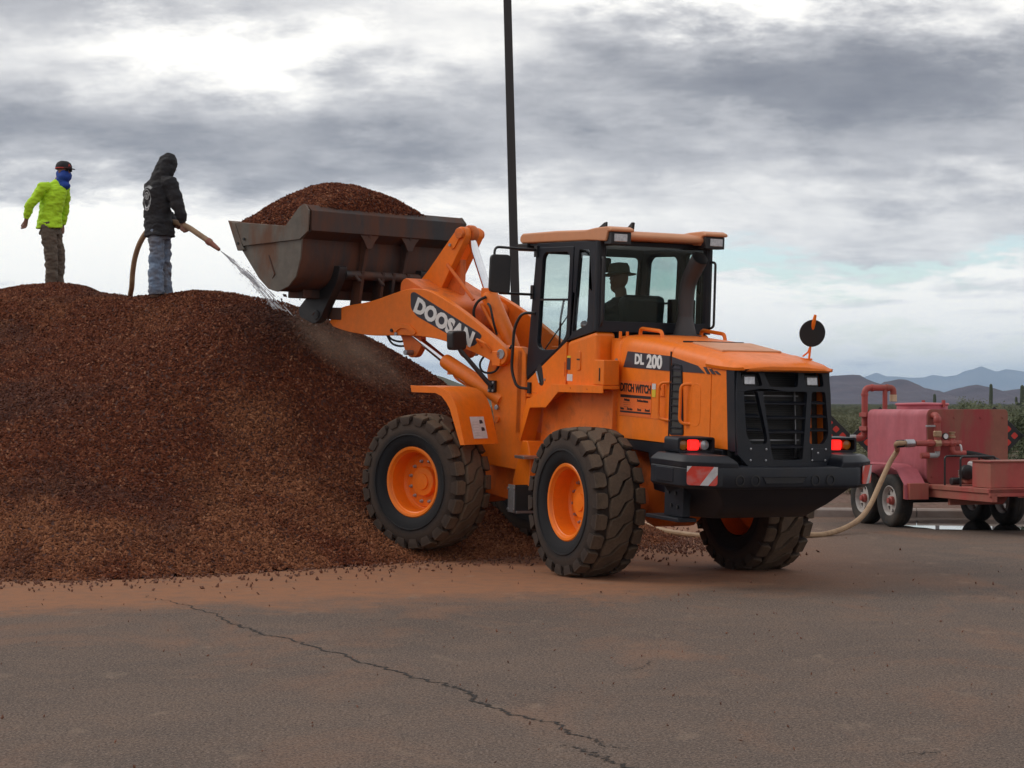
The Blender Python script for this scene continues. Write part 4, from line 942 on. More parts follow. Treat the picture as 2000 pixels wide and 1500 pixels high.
# roof
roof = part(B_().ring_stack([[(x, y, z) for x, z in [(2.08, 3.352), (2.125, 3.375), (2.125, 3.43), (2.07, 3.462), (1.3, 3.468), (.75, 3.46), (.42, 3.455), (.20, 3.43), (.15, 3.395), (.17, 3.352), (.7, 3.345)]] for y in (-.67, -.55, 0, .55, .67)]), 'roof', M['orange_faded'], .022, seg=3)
part(B_().box(.42, 1.95, -.64, .64, 3.322, 3.348), 'roof_lining', BK, .004, roof)
for s in (1, -1):
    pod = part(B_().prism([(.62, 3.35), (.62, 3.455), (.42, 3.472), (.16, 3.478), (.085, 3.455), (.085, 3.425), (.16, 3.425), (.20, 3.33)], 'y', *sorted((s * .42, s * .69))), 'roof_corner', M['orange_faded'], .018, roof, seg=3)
    part(B_().box(.115, .26, *sorted((s * .44, s * .67)), 3.300, 3.424), 'lamp_housing', BK, .008, roof)
    part(B_().box(.102, .12, *sorted((s * .49, s * .64)), 3.325, 3.405), 'lamp_lens', M['clear_lens'], .008, roof)
    part(B_().box(1.93, 2.16, *sorted((s * .48, s * .68)), 3.275, 3.352), 'lamp_housing', BK, .012, roof)
    part(B_().box(2.158, 2.17, *sorted((s * .50, s * .66)), 3.285, 3.345), 'lamp_lens', M['clear_lens'], .006, roof)
part(B_().prism([(.46, 3.45), (.30, 3.465), (.29, 3.535), (.31, 3.54)], 'y', .30, .33), 'antenna_fin', BK, .004, roof); part(B_().prism([(.55, 3.45), (.32, 3.46), (.32, 3.53), (.36, 3.525)], 'y', .60, .62), 'antenna_fin', BK, .004, roof)
for x in (.75, 1.2): part(B_().cyl((x, .35, 3.45), (x, .35, 3.482), .03), 'roof_knob', BK, .004, roof)
# interior
seat = part(B_().box(.60, 1.12, -.25, .25, 2.08, 2.22), 'seat', BK, .04)
part(B_().prism([(.58, 2.18), (.52, 2.78), (.60, 2.82), (.72, 2.76), (.74, 2.2)], 'y', -.24, .24), 'backrest', BK, .05, seat)
part(B_().box(.65, 1.05, -.2, .2, 1.88, 2.10), 'seat_base', BK, .02, seat)
for s in (1, -1): part(B_().box(.70, 1.10, *sorted((s * .27, s * .36)), 2.36, 2.43), 'armrest', BK, .02, seat)
ds_ = part(B_().prism([(1.40, 1.9), (1.72, 1.9), (1.68, 2.35), (1.55, 2.42), (1.45, 2.40), (1.38, 2.1)], 'y', -.20, .30), 'dashboard', BK, .03)
sw = frame_matrix((1.36, 0, 2.50), (.85, 0, -.5), (0, 1, 0)).to_3x3()
cn = Vector((1.35, 0, 2.50)); nrm = Vector((-.55, 0, .83)).normalized(); uu = Vector((0, 1, 0)); vv_ = nrm.cross(uu)
part(B_().tube([cn + (uu * math.cos(t) + vv_ * math.sin(t)) * .20 for t in np.linspace(0, 2 * PI, 29)], .016, 8), 'steering_wheel', BK, 0, ds_)
part(B_().tube([cn - uu * .2, cn, cn + uu * .2], .012, 6).tube([cn, cn + vv_ * .2], .012, 6).cyl(cn, cn - nrm * .32, .03), 'steering_column', BK, 0, ds_)
hv = part(B_().box(.46, .66, -.56, -.33, 2.40, 2.78), 'side_console', BK, .015)
part(B_().box(.445, .46, -.52, -.37, 2.66, 2.75), 'vent_grid', M['steel'], .003, hv)
part(B_().box(.45, 1.20, -.60, -.40, 1.9, 2.45).box(.45, .9, .42, .60, 1.9, 2.42), 'interior_trim', BK, .02)
part(B_().prism(round_poly([(.13, 3.22), (-.13, 3.22), (-.12, 3.06), (.12, 3.06)], .03), 'x', 1.50, 1.53), 'cab_mirror', BK, .01)
part(B_().tube([(1.62, .42, 2.0), (1.60, .42, 2.55), (1.50, .44, 2.75)], .012, 6), 'inner_rail', BK, 0)
# side mirror on its tube frame, both sides
for s in (1,):
    fm = part(B_().tube(fillet([(1.69, .67 * s, 3.275), (1.62, 1.22 * s, 3.285), (1.62, 1.22 * s, 3.16)], .07), .014, 8).tube([(1.78, .67 * s, 2.80), (1.60, 1.16 * s, 2.80)], .014, 8).box(1.66, 1.73, .655, .695, 3.20, 3.32).box(1.74, 1.80, .655, .69, 2.75, 2.90), 'mirror_arm', BK, 0)
    mm_ = frame_matrix((1.60, 1.16, 3.0), (.18, 1, 0), (0, 0, 1))
    part(MB(mm_).prism(round_poly([(-.105, .205), (.115, .205), (.125, -.19), (-.105, -.21)], .05, 4), 'z', -.05, .012), 'mirror_shell', BK, .012, fm)
    part(MB(mm_).prism(round_poly([(-.092, .19), (.102, .19), (.11, -.178), (-.092, -.195)], .04, 4), 'z', .0125, .0145), 'mirror_glass', M['mirror'], 0, fm)
# entry hand rail
part(B_().tube(fillet([(1.70, .68, 2.60), (1.80, .78, 2.605), (1.90, .82, 2.45), (1.94, .82, 1.98), (1.86, .79, 1.80), (1.78, .69, 1.79)], .09), .016, 8), 'entry_hand_rail', BK, 0)
part(B_().box(1.74, 1.80, .66, .70, 1.74, 1.86), 'rail_bracket', BK, .005)
# ---- rear mudguard, step deck, tool box, ladder
fp = [(.03, 1.885), (1.10, 1.862), (1.24, 1.79), (1.60, 1.70), (1.665, 1.69), (1.83, 1.24), (1.805, 1.225), (1.64, 1.63), (1.58, 1.66), (1.20, 1.755), (1.08, 1.83), (.03, 1.85)]
mg = part(B_().prism(fp, 'y', .58, .76), 'rear_mudguard', OR, .004)
part(B_().prism([(.03, 1.887), (1.10, 1.864), (1.24, 1.79), (1.60, 1.70), (1.668, 1.69), (1.832, 1.24), (1.79, 1.225), (1.59, 1.595), (1.23, 1.615), (.97, 1.785), (.03, 1.810)], 'y', .757, .768), 'mudguard_flange', OR, .003, mg)
for x in (.70, .35): part(B_().cyl((x, .76, 1.838), (x, .772, 1.838), .009, n=8), 'bolt', M['orange_worn'], 0, mg)
part(B_().prism([(.12, 1.84), (1.06, 1.82), (1.20, 1.75), (1.60, 1.65), (1.66, 1.2), (1.4, 1.0), (.80, .95), (.12, 1.20)], 'y', -.60, .60), 'wheel_well', M['orange_worn'], .01)
part(B_().prism(fp, 'y', -.76, -.58), 'rear_mudguard', OR, .004)
bx_ = part(B_().box(.035, .24, .58, .76, 1.889, 2.14), 'tool_box', OR, .008); part(B_().box(.108, .12, .76, .7675, 1.93, 2.06), 'tool_box_slot', BK, 0, bx_)
ld = part(B_().prism([(1.60, 1.24), (1.72, 1.24), (1.92, .80), (1.90, .70), (1.54, .70), (1.52, 1.05)], 'y', .50, .78), 'ladder_side', OR, .012)
part(B_().box(1.40, 1.62, .70, .92, 1.06, 1.09), 'ladder_step', M['steel'], .004, ld)
lf = part(B_().box(1.36, 1.375, .80, 1.02, .50, .78).box(1.52, 1.535, .80, 1.02, .50, .78), 'ladder_strap', M['rubber'], 0)
part(B_().box(1.34, 1.55, .80, 1.02, .495, .52), 'ladder_step', M['steel'], .004, lf)
part(B_().box(1.375, 1.52, 1.02, 1.035, .50, .79), 'ladder_plate', M['steel'], .004, lf)
for (x, z) in ((1.38, .53), (1.51, .53), (1.38, .75), (1.51, .75)): part(B_().cyl((x, 1.03, z), (x, 1.045, z), .014, n=8), 'bolt', M['steel'], 0, lf)

# ---- front frame: tower, fenders, cylinders, arms
tw = [(.55, 1.0), (.60, 2.16), (.66, 2.235), (1.0, 2.25), (1.10, 2.15), (1.16, 1.95), (1.0, 1.29), (1.30, 1.1), (1.30, .95), (.6, .9)]
for s in (1, -1):
    t_ = part(FB().prism(tw, 'y', *sorted((s * .40, s * .50))), 'tower_plate', OR, .012)
    for (x, z, r_) in ((.985, 1.57, .028), (1.02, 2.02, .03), (.98, 1.44, .035)): part(FB().cyl((x, s * .49, z), (x, s * .525, z), r_, n=14), 'pin_head', M['steel'] if r_ < .03 else OR, .004, t_)
part(FB().box(.58, .66, -.40, .40, 1.0, 2.10), 'tower_back', OR, .01)
part(FB().box(.64, .72, .40, .50, 1.3, 2.20), 'tower_rib', OR, .01)
fpf = [(1.56, 1.765), (1.20, 1.765), (1.10, 1.75), (1.02, 1.71), (.96, 1.65), (.91, 1.56), (.875, 1.46), (.785, 1.19), (.76, 1.19), (.85, 1.47), (.885, 1.575), (.94, 1.67), (1.01, 1.735), (1.095, 1.772), (1.20, 1.787), (1.565, 1.785)]
for s in (1, -1):
    fe = part(FB().prism(fpf, 'y', *sorted((s * .72, s * 1.26))), 'front_fender', OR, .004)
    part(FB().prism([(1.57, 1.789), (1.20, 1.789), (1.095, 1.774), (1.01, 1.737), (.94, 1.672), (.885, 1.577), (.85, 1.472), (.757, 1.188), (.82, 1.185), (.94, 1.46), (.985, 1.56), (1.04, 1.63), (1.11, 1.69), (1.20, 1.72), (1.55, 1.715)], 'y', *sorted((s * 1.255, s * 1.266))), 'fender_flange', OR, .003, fe)
    if s > 0:
        e2 = Vector((-.105, 0, -.31)).normalized()
        pl = MB(ART @ frame_matrix(Vector((.815, .99, 1.365)) + Vector((-.95, 0, .30)) * .004, (0, -1, 0), (.30, 0, .95)))
        no = part(pl.box(-.11, .11, -.12, .12, 0, .002), 'notice', M['paper'], 0, fe)
        for (a, b2) in ((.05, .06), (.06, -.02)): part(MB(pl.M).prism(round_poly([(a - .025, b2 - .02), (a + .03, b2 - .015), (a + .025, b2 + .02), (a - .02, b2 + .025)], .01), 'z', .002, .0035), 'notice_picture', M['decal_dark'], 0, no)
        for k in range(6): part(MB(pl.M).box(-.09, .0, -.09 + k * .03, -.087 + k * .03, .002, .003), 'notice_line', M['steel'], 0, no)
        for y_ in (.85, 1.1): part(FB().cyl((.80, y_, 1.22), (.772, y_, 1.225), .008, n=8), 'bolt', M['orange_worn'], 0, fe)
arm_poly = smooth_path([(3.56, 2.45, 0), (3.40, 2.615, 0), (2.89, 2.70, 0), (2.405, 2.825, 0), (2.19, 2.85, 0), (1.93, 2.815, 0), (1.45, 2.60, 0), (.90, 2.27, 0), (.79, 2.16, 0), (.84, 2.05, 0), (.96, 2.04, 0), (1.14, 2.115, 0), (1.71, 2.27, 0), (2.02, 2.31, 0), (2.3, 2.32, 0), (2.50, 2.318, 0), (2.87, 2.31, 0), (3.25, 2.345, 0), (3.50, 2.40, 0)], 4)
AP = [(p.x, p.y) for p in arm_poly]
for s in (1, -1):
    a, b2 = sorted((s * .50, s * .585))
    arm = part(FB().prism(AP, 'y', a, b2), 'lift_arm', M['orange'], .010)
    part(FB().cyl((.88, s * .38, 2.15), (.88, s * .60, 2.15), .055, n=18), 'arm_pin', M['steel'], .006, arm)
    yo = s * .588
    # cylinder lug under the arm
    part(FB().prism(round_poly([(2.55, 2.36), (2.40, 2.42), (2.18, 2.38), (2.16, 2.2), (2.24, 2.08), (2.34, 2.07), (2.42, 2.15), (2.47, 2.30)], .05, 3), 'y', *sorted((s * .40, s * .49))), 'cylinder_lug', M['orange_worn'], .008, arm)
    part(FB().plate(round_poly([(2.52, 2.40), (2.42, 2.46), (2.24, 2.44), (2.14, 2.36), (2.18, 2.33), (2.30, 2.40), (2.40, 2.40), (2.48, 2.345)], .02, 2), [], 'y', *sorted((s * .584, s * .602))), 'lug_brow', OR, .004, arm)
    for (x, z) in ((2.46, 2.335), (2.53, 2.375), (2.30, 2.13)): part(FB().cyl((x, s * .48, z), (x, s * .606, z), .02 if x != 2.30 else .03, n=12), 'pin_head', M['steel'] if x < 2.5 else BK, .003, arm)
    if s > 0:
        dc = part(FB().plate(round_poly([(2.255, 2.80), (2.245, 2.63), (2.15, 2.54), (1.34, 2.22), (1.26, 2.235), (1.16, 2.34), (1.20, 2.375), (2.20, 2.815)], .03, 2), [], 'y', .58, .5872), 'name_decal', M['decal_dark'], 0, arm)
        exv = Vector((-.845, 0, -.325)); 
        letters('DOOSAN', .272, (1.755, .590, 2.50), (-.93, 0, -.362), (-.362, 0, .93), M['decal_white'], dc, bold=.016, shear=0, xs=.93, base=ART) if False else None
        V, F = text_mesh('DOOSAN', .225, .002, .012, 0, 1.0)
        mt = MB(ART); mt.add(V, F, frame_matrix((1.735, .590, 2.475), (-.915, 0, -.40), (-.30, 0, .95))); mt.obj('lettering', M['decal_white'], arm, 0, 0)
    # lift cylinder
    lc_ = part(FB().tube([(1.83, s * .45, 2.055), (1.78, s * .45, 2.03), (1.17, s * .45, 1.76), (.95, s * .45, 1.64)], [.078, .085, .085, .08], 20), 'lift_cylinder', OR, .004)
    part(FB().cyl((2.31, s * .45, 2.32), (1.80, s * .45, 2.04), .042, n=16), 'cylinder_rod', M['chrome'], 0, lc_)
    part(FB().tube(smooth_path([(1.70, s * .45, 1.93), (1.64, s * .46, 1.86), (1.45, s * .46, 1.78), (1.30, s * .45, 1.74)], 5), .014, 6).box(1.66, 1.76, s * .45 - .03, s * .45 + .03, 1.90, 1.97), 'hydraulic_pipe', M['orange_worn'], 0, lc_)
part(FB().prism(round_poly([(2.52, 2.62), (2.50, 2.93), (2.42, 2.98), (2.25, 2.90), (1.78, 2.72), (1.72, 2.66), (1.74, 2.45), (1.9, 2.42)], .06, 3), 'y', -.50, .50), 'arm_cross_member', M['orange_worn'], .012)
# bell crank lever, tilt cylinder, links
lev = part(FB().prism(round_poly([(1.83, 3.46), (1.86, 3.56), (1.95, 3.57), (2.02, 3.50), (2.42, 3.06), (2.56, 2.93), (2.60, 2.80), (2.66, 2.45), (2.55, 2.36), (2.42, 2.42), (2.20, 2.86), (1.98, 3.22)], .05, 3), 'y', .05, .15).prism(round_poly([(1.83, 3.46), (1.86, 3.56), (1.95, 3.57), (2.02, 3.50), (2.42, 3.06), (2.56, 2.93), (2.60, 2.80), (2.66, 2.45), (2.55, 2.36), (2.42, 2.42), (2.20, 2.86), (1.98, 3.22)], .05, 3), 'y', -.15, -.05), 'bell_crank', M['orange'], .010)
part(FB().box(2.0, 2.35, -.05, .05, 2.8, 3.2, None), 'crank_web', M['orange_worn'], .01, lev)
part(FB().cyl((1.915, -.19, 3.49), (1.915, .19, 3.49), .062, n=18), 'crank_pin', M['orange_worn'], .008, lev)
part(FB().prism(round_poly([(1.86, 3.54), (1.95, 3.545), (2.08, 3.36), (2.05, 3.31), (2.0, 3.32)], .03, 3), 'y', .15, .165), 'pin_keeper', OR, .004, lev); part(FB().cyl((2.06, .15, 3.36), (2.06, .178, 3.36), .018, n=12), 'bolt', M['steel'], 0, lev)
tc = part(FB().tube([(1.60, 0, 2.82), (1.58, 0, 2.78), (1.30, 0, 2.33), (1.10, 0, 1.98)], [.085, .098, .098, .09], 20), 'tilt_cylinder', OR, .004)
part(FB().cyl((1.915, 0, 3.49), (1.59, 0, 2.80), .048, n=16), 'cylinder_rod', M['chrome'], 0, tc)
part(FB().lathe([(.09, -.045), (.10, -.03), (.10, .03), (.09, .045)], (1.90, 0, 3.49), (0, 1, 0), 20), 'rod_eye', M['orange_worn'], .004, tc)
part(FB().box(1.52, 1.66, -.07, .07, 2.78, 2.88).tube([(1.62, .10, 2.70), (1.40, .11, 2.42), (1.30, .11, 2.28)], .022, 8), 'cylinder_gland', OR, .01, tc)
part(FB().tube([(2.10, .16, 3.14), (1.70, .14, 2.74)], .020, 8), 'position_rod', M['orange_worn'], 0)
for (pts, r_) in (([(1.55, .10, 2.78), (1.62, .16, 2.72), (1.66, .18, 2.60), (1.62, .16, 2.42)], .016), ([(1.50, .12, 2.70), (1.42, .17, 2.66), (1.36, .18, 2.5), (1.34, .14, 2.36)], .014), ([(1.62, .16, 2.5), (1.45, .2, 2.42), (1.3, .22, 2.2), (1.15, .25, 2.1)], .012), ([(1.1, .52, 2.2), (1.2, .56, 2.05), (1.15, .56, 1.95), (1.0, .54, 1.96), (.9, .53, 2.1), (.8, .50, 2.25)], .012), ([(2.75, .45, 2.34), (2.65, .46, 2.27), (2.5, .46, 2.25), (2.4, .45, 2.3)], .012), ([(2.80, .40, 2.33), (2.68, .42, 2.22), (2.5, .42, 2.2), (2.38, .45, 2.27)], .012), ([(.72, .30, 2.2), (.5, .34, 2.1), (.4, .3, 1.8), (.3, .3, 1.4)], .018), ([(.72, .20, 2.22), (.55, .24, 2.15), (.35, .2, 1.8), (.2, .2, 1.3)], .018)):
    part(FB().tube(smooth_path(pts, 6), r_, 8), 'hydraulic_hose', M['rubber'], 0)
part(FB().box(.88, 1.0, .50, .60, 2.02, 2.18).box(.98, 1.06, .50, .57, 2.10, 2.20), 'valve_block', OR, .008)
part(FB().tube(fillet([(1.16, .59, 2.22), (1.20, .64, 2.31), (1.06, .64, 2.26), (1.02, .59, 2.17)], .03), .012, 8), 'arm_grab', OR, 0)
# front work-lamp on a stalk (seen from behind)
sm_ = part(FB().tube([(1.045, .54, 1.80), (1.10, .57, 1.86), (1.36, .74, 2.20)], [.026, .026, .024], 8), 'lamp_stalk', BK, 0)
part(FB().box(1.0, 1.10, .50, .54, 1.73, 1.86), 'stalk_plate', BK, .006, sm_)
for (x, z) in ((1.02, 1.75), (1.08, 1.75), (1.02, 1.84)): part(FB().cyl((x, .535, z), (x, .55, z), .013, n=8), 'bolt', M['steel'], 0, sm_)
lm = FB(); lm.add(*(lambda q: (q.v, q.f))(MB().prism(round_poly([(-.105, .10), (.10, .11), (.11, -.10), (-.095, -.11)], .045, 4), 'z', -.04, .07)), frame_matrix((1.40, .75, 2.285), (-.15, -.98, 0), (0, 0, 1)))
lmp = part(lm, 'work_lamp_head', BK, .02, sm_, seg=3)
l2 = FB(); l2.add(*(lambda q: (q.v, q.f))(MB().box(-.03, .035, -.025, .025, -.10, -.0)), frame_matrix((1.40, .75, 2.285), (-.15, -.98, 0), (0, 0, 1)))

# ---- bucket and coupler
BO = [(4.60, 3.60), (4.42, 3.25), (4.335, 3.262), (4.09, 2.93), (3.925, 2.81), (3.77, 2.778), (3.59, 2.84), (3.465, 2.955), (3.40, 3.16), (3.385, 3.38), (3.245, 3.475), (3.25, 3.70), (3.335, 3.775), (3.41, 3.745), (3.63, 3.52)]
bk = None
shell = smooth_path([(4.55, 3.50, 0), (4.30, 3.21, 0), (4.09, 2.935, 0), (3.925, 2.815, 0), (3.77, 2.785, 0), (3.60, 2.845, 0), (3.475, 2.96, 0), (3.415, 3.16, 0), (3.40, 3.38, 0), (3.36, 3.46, 0)], 3)
sp_ = [(p.x, p.y) for p in shell]; inner = [(x + .03, y + .035) for x, y in sp_[::-1]]
BKM = ART @ Matrix.Translation((-.09, 0, 0))
def FK(): return MB(BKM)
bucket = part(FK().prism(sp_ + inner, 'y', -1.285, 1.285), 'bucket', M['bucket'], .003)
BW = 1.30
for s in (1, -1):
    side = [(4.58, 3.575), (4.40, 3.262), (4.09, 2.93), (3.925, 2.81), (3.77, 2.778), (3.59, 2.84), (3.465, 2.955), (3.40, 3.16), (3.385, 3.38), (3.29, 3.46), (3.28, 3.70), (3.335, 3.772), (3.41, 3.742), (3.63, 3.52)]
    part(FK().prism(side, 'y', *sorted((s * 1.28, s * BW))), 'bucket_side', M['bucket_side'], .004, bucket)
    part(FK().prism([(4.59, 3.59), (4.35, 3.305), (3.40, 3.375), (3.27, 3.465), (3.26, 3.70), (3.335, 3.775), (3.41, 3.748), (3.64, 3.53)], 'y', *sorted((s * BW, s * (BW + .022)))), 'side_reinforcement', M['bucket_side'], .004, bucket)
    part(FK().prism([(4.62, 3.605), (4.44, 3.25), (4.32, 3.262), (4.36, 3.31), (4.50, 3.57)], 'y', *sorted((s * 1.27, s * (BW + .03)))), 'side_cutter', M['bucket_side'], .004, bucket)
    for (x, z) in ((4.33, 3.385), (4.43, 3.335)): part(FK().cyl((x, s * (BW + .02), z), (x, s * (BW + .04), z), .016, n=8), 'bolt', BK, 0, bucket)
    part(FK().tube([(3.93, s * (BW + .002), 3.20), (3.90, s * (BW + .002), 3.14), (3.82, s * (BW + .002), 2.98), (3.86, s * (BW + .002), 2.93)], [.004, .010, .010, .004], 6), 'scrape_mark', M['bucket'], 0, bucket)
part(FK().prism([(3.40, 3.38), (3.245, 3.475), (3.25, 3.70), (3.335, 3.77), (3.36, 3.75), (3.285, 3.69), (3.28, 3.49), (3.42, 3.41)], 'y', -1.28, 1.28), 'spill_guard', M['bucket'], .006, bucket)
part(FK().prism([(4.62, 3.605), (4.53, 3.46), (4.51, 3.47), (4.56, 3.585)], 'y', -1.28, 1.28), 'cutting_edge', M['bucket_side'], .004, bucket)
for y in (.34, -.34):     # gusset ribs with flared tops
    part(FK().prism([(3.395, 3.40), (3.25, 3.475), (3.30, 3.30), (3.355, 3.05), (3.37, 2.95), (3.46, 2.95), (3.40, 3.16)], 'y', y - .022, y + .022), 'bucket_rib', M['bucket'], .006, bucket)
    part(FK().prism([(y - .16, 3.47), (y + .16, 3.47), (y + .09, 3.40), (y + .035, 3.31), (y - .035, 3.31), (y - .09, 3.40)], 'x', 3.262, 3.285), 'rib_gusset', M['bucket'], .004, bucket)
part(FK().box(3.66, 3.92, -.95, 1.0, 2.715, 2.88), 'wear_plate', M['bucket'], .01, bucket)
cp_ = part(FB().cyl((3.30, -.62, 3.0), (3.30, .62, 3.0), .055, n=18), 'coupler', M['bucket'], .004)
for y in (.68, -.68):
    part(FB().prism(round_poly([(3.24, 3.10), (3.40, 3.10), (3.93, 2.60), (3.90, 2.50), (3.66, 2.42), (3.56, 2.47), (3.28, 2.93)], .04, 3), 'y', y - .06, y + .06), 'coupler_plate', BK, .010, cp_)
    part(FB().cyl((3.62, y - .09, 2.53), (3.62, y + .075, 2.53), .055, n=16), 'coupler_pin', BK, .006, cp_)
    part(FB().cyl((3.66, y, 2.74), (3.66, y + .068, 2.74), .03, n=12), 'coupler_hole', M['rubber'], 0, cp_)
for y in (.36, .02, -.16, -.4):
    part(FB().prism([(3.24, 3.05), (3.38, 3.06), (3.44, 2.62), (3.52, 2.50), (3.40, 2.46), (3.30, 2.58)], 'y', y - .025, y + .025), 'coupler_lug', M['bucket'], .006, cp_)
part(FB().box(3.36, 3.60, -.6, .6, 2.48, 2.62), 'coupler_beam', M['bucket'], .01, cp_)
for (y, z) in ((.50, 2.96), (.12, 2.93), (-.45, 2.92)): part(FB().tube([(3.24, y, z + .04), (3.20, y - .03, z - .02), (3.22, y - .07, z - .03)], .02, 8), 'coupler_hook', M['bucket'], 0, cp_)
part(FB().tube([(2.62, 0, 2.42), (3.0, 0, 2.5), (3.36, 0, 2.60)], [.07, .05, .07], 12), 'bucket_link', M['orange_worn'], .004)

# ---- heaped load in the bucket (chips): its own thing resting in the bucket
ML = MR @ BKM
nX, nY = 44, 80; V = []; F = []
for j in range(nY + 1):
    y = -1.27 + 2.54 * j / nY
    for i in range(nX + 1):
        t = i / nX; x = 3.30 + 1.26 * t
        rim = 3.70 - .19 * t if t < .9 else 3.53 + .02 * (t - .9)
        rim = 3.74 - .19 * min(1, t / .3) + .05 * max(0, (t - .3) / .7)
        a = max(0, math.sin(PI * t ** .95)); b2 = max(0, 1 - (abs((y - .22) / 1.055)) ** 2.1)
        h = .565 * (a ** .5) * b2 ** .9
        n_ = mnoise.noise(Vector((x * 2.2, y * 2.2, 4))) * .05
        V.append((x, y, rim - .035 + h + n_ * (a * b2)))
n1 = nX + 1
F = [(j * n1 + i, j * n1 + i + 1, (j + 1) * n1 + i + 1, (j + 1) * n1 + i) for j in range(nY) for i in range(nX)]
load = MB(ML).add(V, F).obj('chip_load', M['chip_bed'], smooth=80)
tag(load, 'rounded heap of red brown chips filling the raised bucket', 'chip load', kind='stuff')
gn_scatter('load_scatter', load, [chip_geo, chip_geo, chip_geo], 2300, 51, (.014, .008, .006), (.041, .018, .013), .9)
fc = MB(ML)
for k in range(16): add_chip(fc, Vector((rr.uniform(3.6, 4.1), rr.uniform(.5, 1.25), rr.uniform(2.42, 2.76))), rr.uniform(.012, .026))
tag(fc.obj('falling_chips', M['chip_bed'], smooth=0), 'few dark chips falling from under the bucket', 'falling chips', kind='stuff')

# ------------------------------------------------------------------ water tank trailer
TMX = Matrix.Translation((5.97, 28.8, 0)) @ Matrix.Rotation(R(287), 4, 'Z')
trailer = empty('tank_trailer'); trailer.matrix_world = TMX
tag(trailer, 'faded red two axle water tank trailer with pump and pipes', 'tank trailer')
def red_mat(name, base, rust, amt, lo, hi):
    return make_mat(name, base, .55, dirt=rust, dirt_amt=amt, dirt_scale=1.9, dirt_lo=lo, dirt_hi=hi, var=.15, var_scale=5, bump=.05, bump_scale=12, streak=True)
M['tank_side'] = red_mat('chalky_red_paint', (.42, .105, .130), (.32, .06, .07), .6, .5, .7)
M['tank_end'] = red_mat('rusty_red_paint', (.25, .085, .055), (.32, .042, .05), .85, .50, .62)
M['tank_frame'] = red_mat('frame_red_paint', (.36, .062, .052), (.30, .135, .09), .85, .42, .62)
M['pipe_red'] = red_mat('pipe_red_paint', (.36, .065, .055), (.17, .08, .05), .7, .5, .68)
M['grey_pipe'] = make_mat('grey_plastic', (.30, .30, .31), .5); M['cream'] = make_mat('cream_plastic', (.55, .43, .27), .5, dirt=(.3, .2, .12), dirt_amt=.5)
M['brass'] = make_mat('dirty_brass', (.38, .25, .15), .45, metal=.3)
def tp(mb, name, mat, bevel=.006, parent=None, smooth=35): return mb.obj(name, mat, parent or trailer, bevel, smooth)
tank = tp(MB().prism(round_poly([(-.62, .62), (.62, .62), (.62, 1.61), (-.62, 1.61)], .10, 5), 'x', -.90, .845), 'tank', M['tank_side'], .012)
tp(MB().prism(round_poly([(-.612, .60), (.622, .60), (.622, 1.614), (-.612, 1.614)], .07, 5), 'x', .846, .862), 'tank_end', M['tank_end'], .004, tank)
ht = tp(MB().lathe([(.36, 1.60), (.36, 1.665), (.38, 1.67), (.38, 1.69), (.36, 1.70), (0, 1.71)], (-.42, 0, 0), (0, 0, 1), 32), 'hatch', M['tank_side'], .004, tank)
for a in (.4, 2.6): tp(MB().box(-.42 + .38 * math.cos(a) - .02, -.42 + .38 * math.cos(a) + .02, .38 * math.sin(a) - .02, .38 * math.sin(a) + .02, 1.64, 1.74), 'hatch_clamp', M['pipe_red'], .004, ht)
PR = M['pipe_red']
fpz = tp(MB().tube(fillet([(-1.15, -.72, 1.19), (-1.10, -.56, 1.19), (-1.10, -.56, 1.92), (-1.10, -.10, 1.92), (-1.10, -.10, 1.80)], .09, 6), .046, 14), 'fill_pipe', PR, 0)
for (p, q) in (((-1.10, -.56, 1.80), (-1.10, -.56, 1.84)), ((-1.10, -.46, 1.92), (-1.10, -.42, 1.92)), ((-1.10, -.22, 1.92), (-1.10, -.18, 1.92)), ((-1.10, -.56, 1.24), (-1.10, -.56, 1.30))): tp(MB().cyl(p, q, .054, n=14), 'pipe_collar', PR, .004, fpz)
tp(MB().cyl((-1.10, -.10, 1.82), (-1.10, -.10, 1.72), .052, n=16), 'spout', M['cream'], .006, fpz)
tp(MB().cyl((-1.10, -.235, 1.60), (-1.10, -.235, 1.90), .036, n=12), 'pipe_prop', PR, 0, fpz)
tp(MB().cyl((-1.17, -.76, 1.19), (-1.14, -.68, 1.19), .05, n=14), 'inlet', M['grey_pipe'], .004, fpz)
tp(MB().box(-1.12, -.90, -.64, -.50, 1.50, 1.56).box(-1.12, -.90, -.64, -.50, 1.30, 1.36), 'pipe_bracket', PR, .004, fpz)
# plumbing on the end wall
mf = tp(MB().tube(fillet([(.86, -.53, 1.53), (.99, -.53, 1.53), (.99, -.53, 1.05)], .07, 5), .045, 14), 'manifold', PR, 0)
tp(MB().tube(fillet([(.99, -.86, 1.155), (.99, -.18, 1.155)], .05), .040, 12), 'manifold_run', PR, 0, mf)
for (c, a, r_) in (((.99, -.53, 1.47), (0, 0, 1), .055), ((.99, -.53, 1.28), (0, 0, 1), .06), ((.99, -.53, 1.155), (0, 1, 0), .06), ((.99, -.42, 1.155), (0, 1, 0), .052), ((.99, -.31, 1.155), (0, 1, 0), .058), ((.99, -.64, 1.155), (0, 1, 0), .052)):
    c = Vector(c); a = Vector(a); tp(MB().lathe([(r_ * .8, -.045), (r_, -.03), (r_, .03), (r_ * .8, .045)], c, a, 8), 'fitting', M['brass'] if r_ == .06 else PR, .003, mf)
tp(MB().box(.97, 1.01, -.70, -.52, 1.375, 1.40), 'valve_lever', M['grey_pipe'], .004, mf)
tp(MB().tube(fillet([(.99, -.53, 1.05), (.99, -.53, .99), (.99, -.72, .99)], .05, 5), .036, 12), 'drain_elbow', M['grey_pipe'], 0, mf)
tp(MB().cyl((.99, -.66, .99), (.99, -.78, .99), .042, n=12), 'drain_cap', PR, .006, mf)
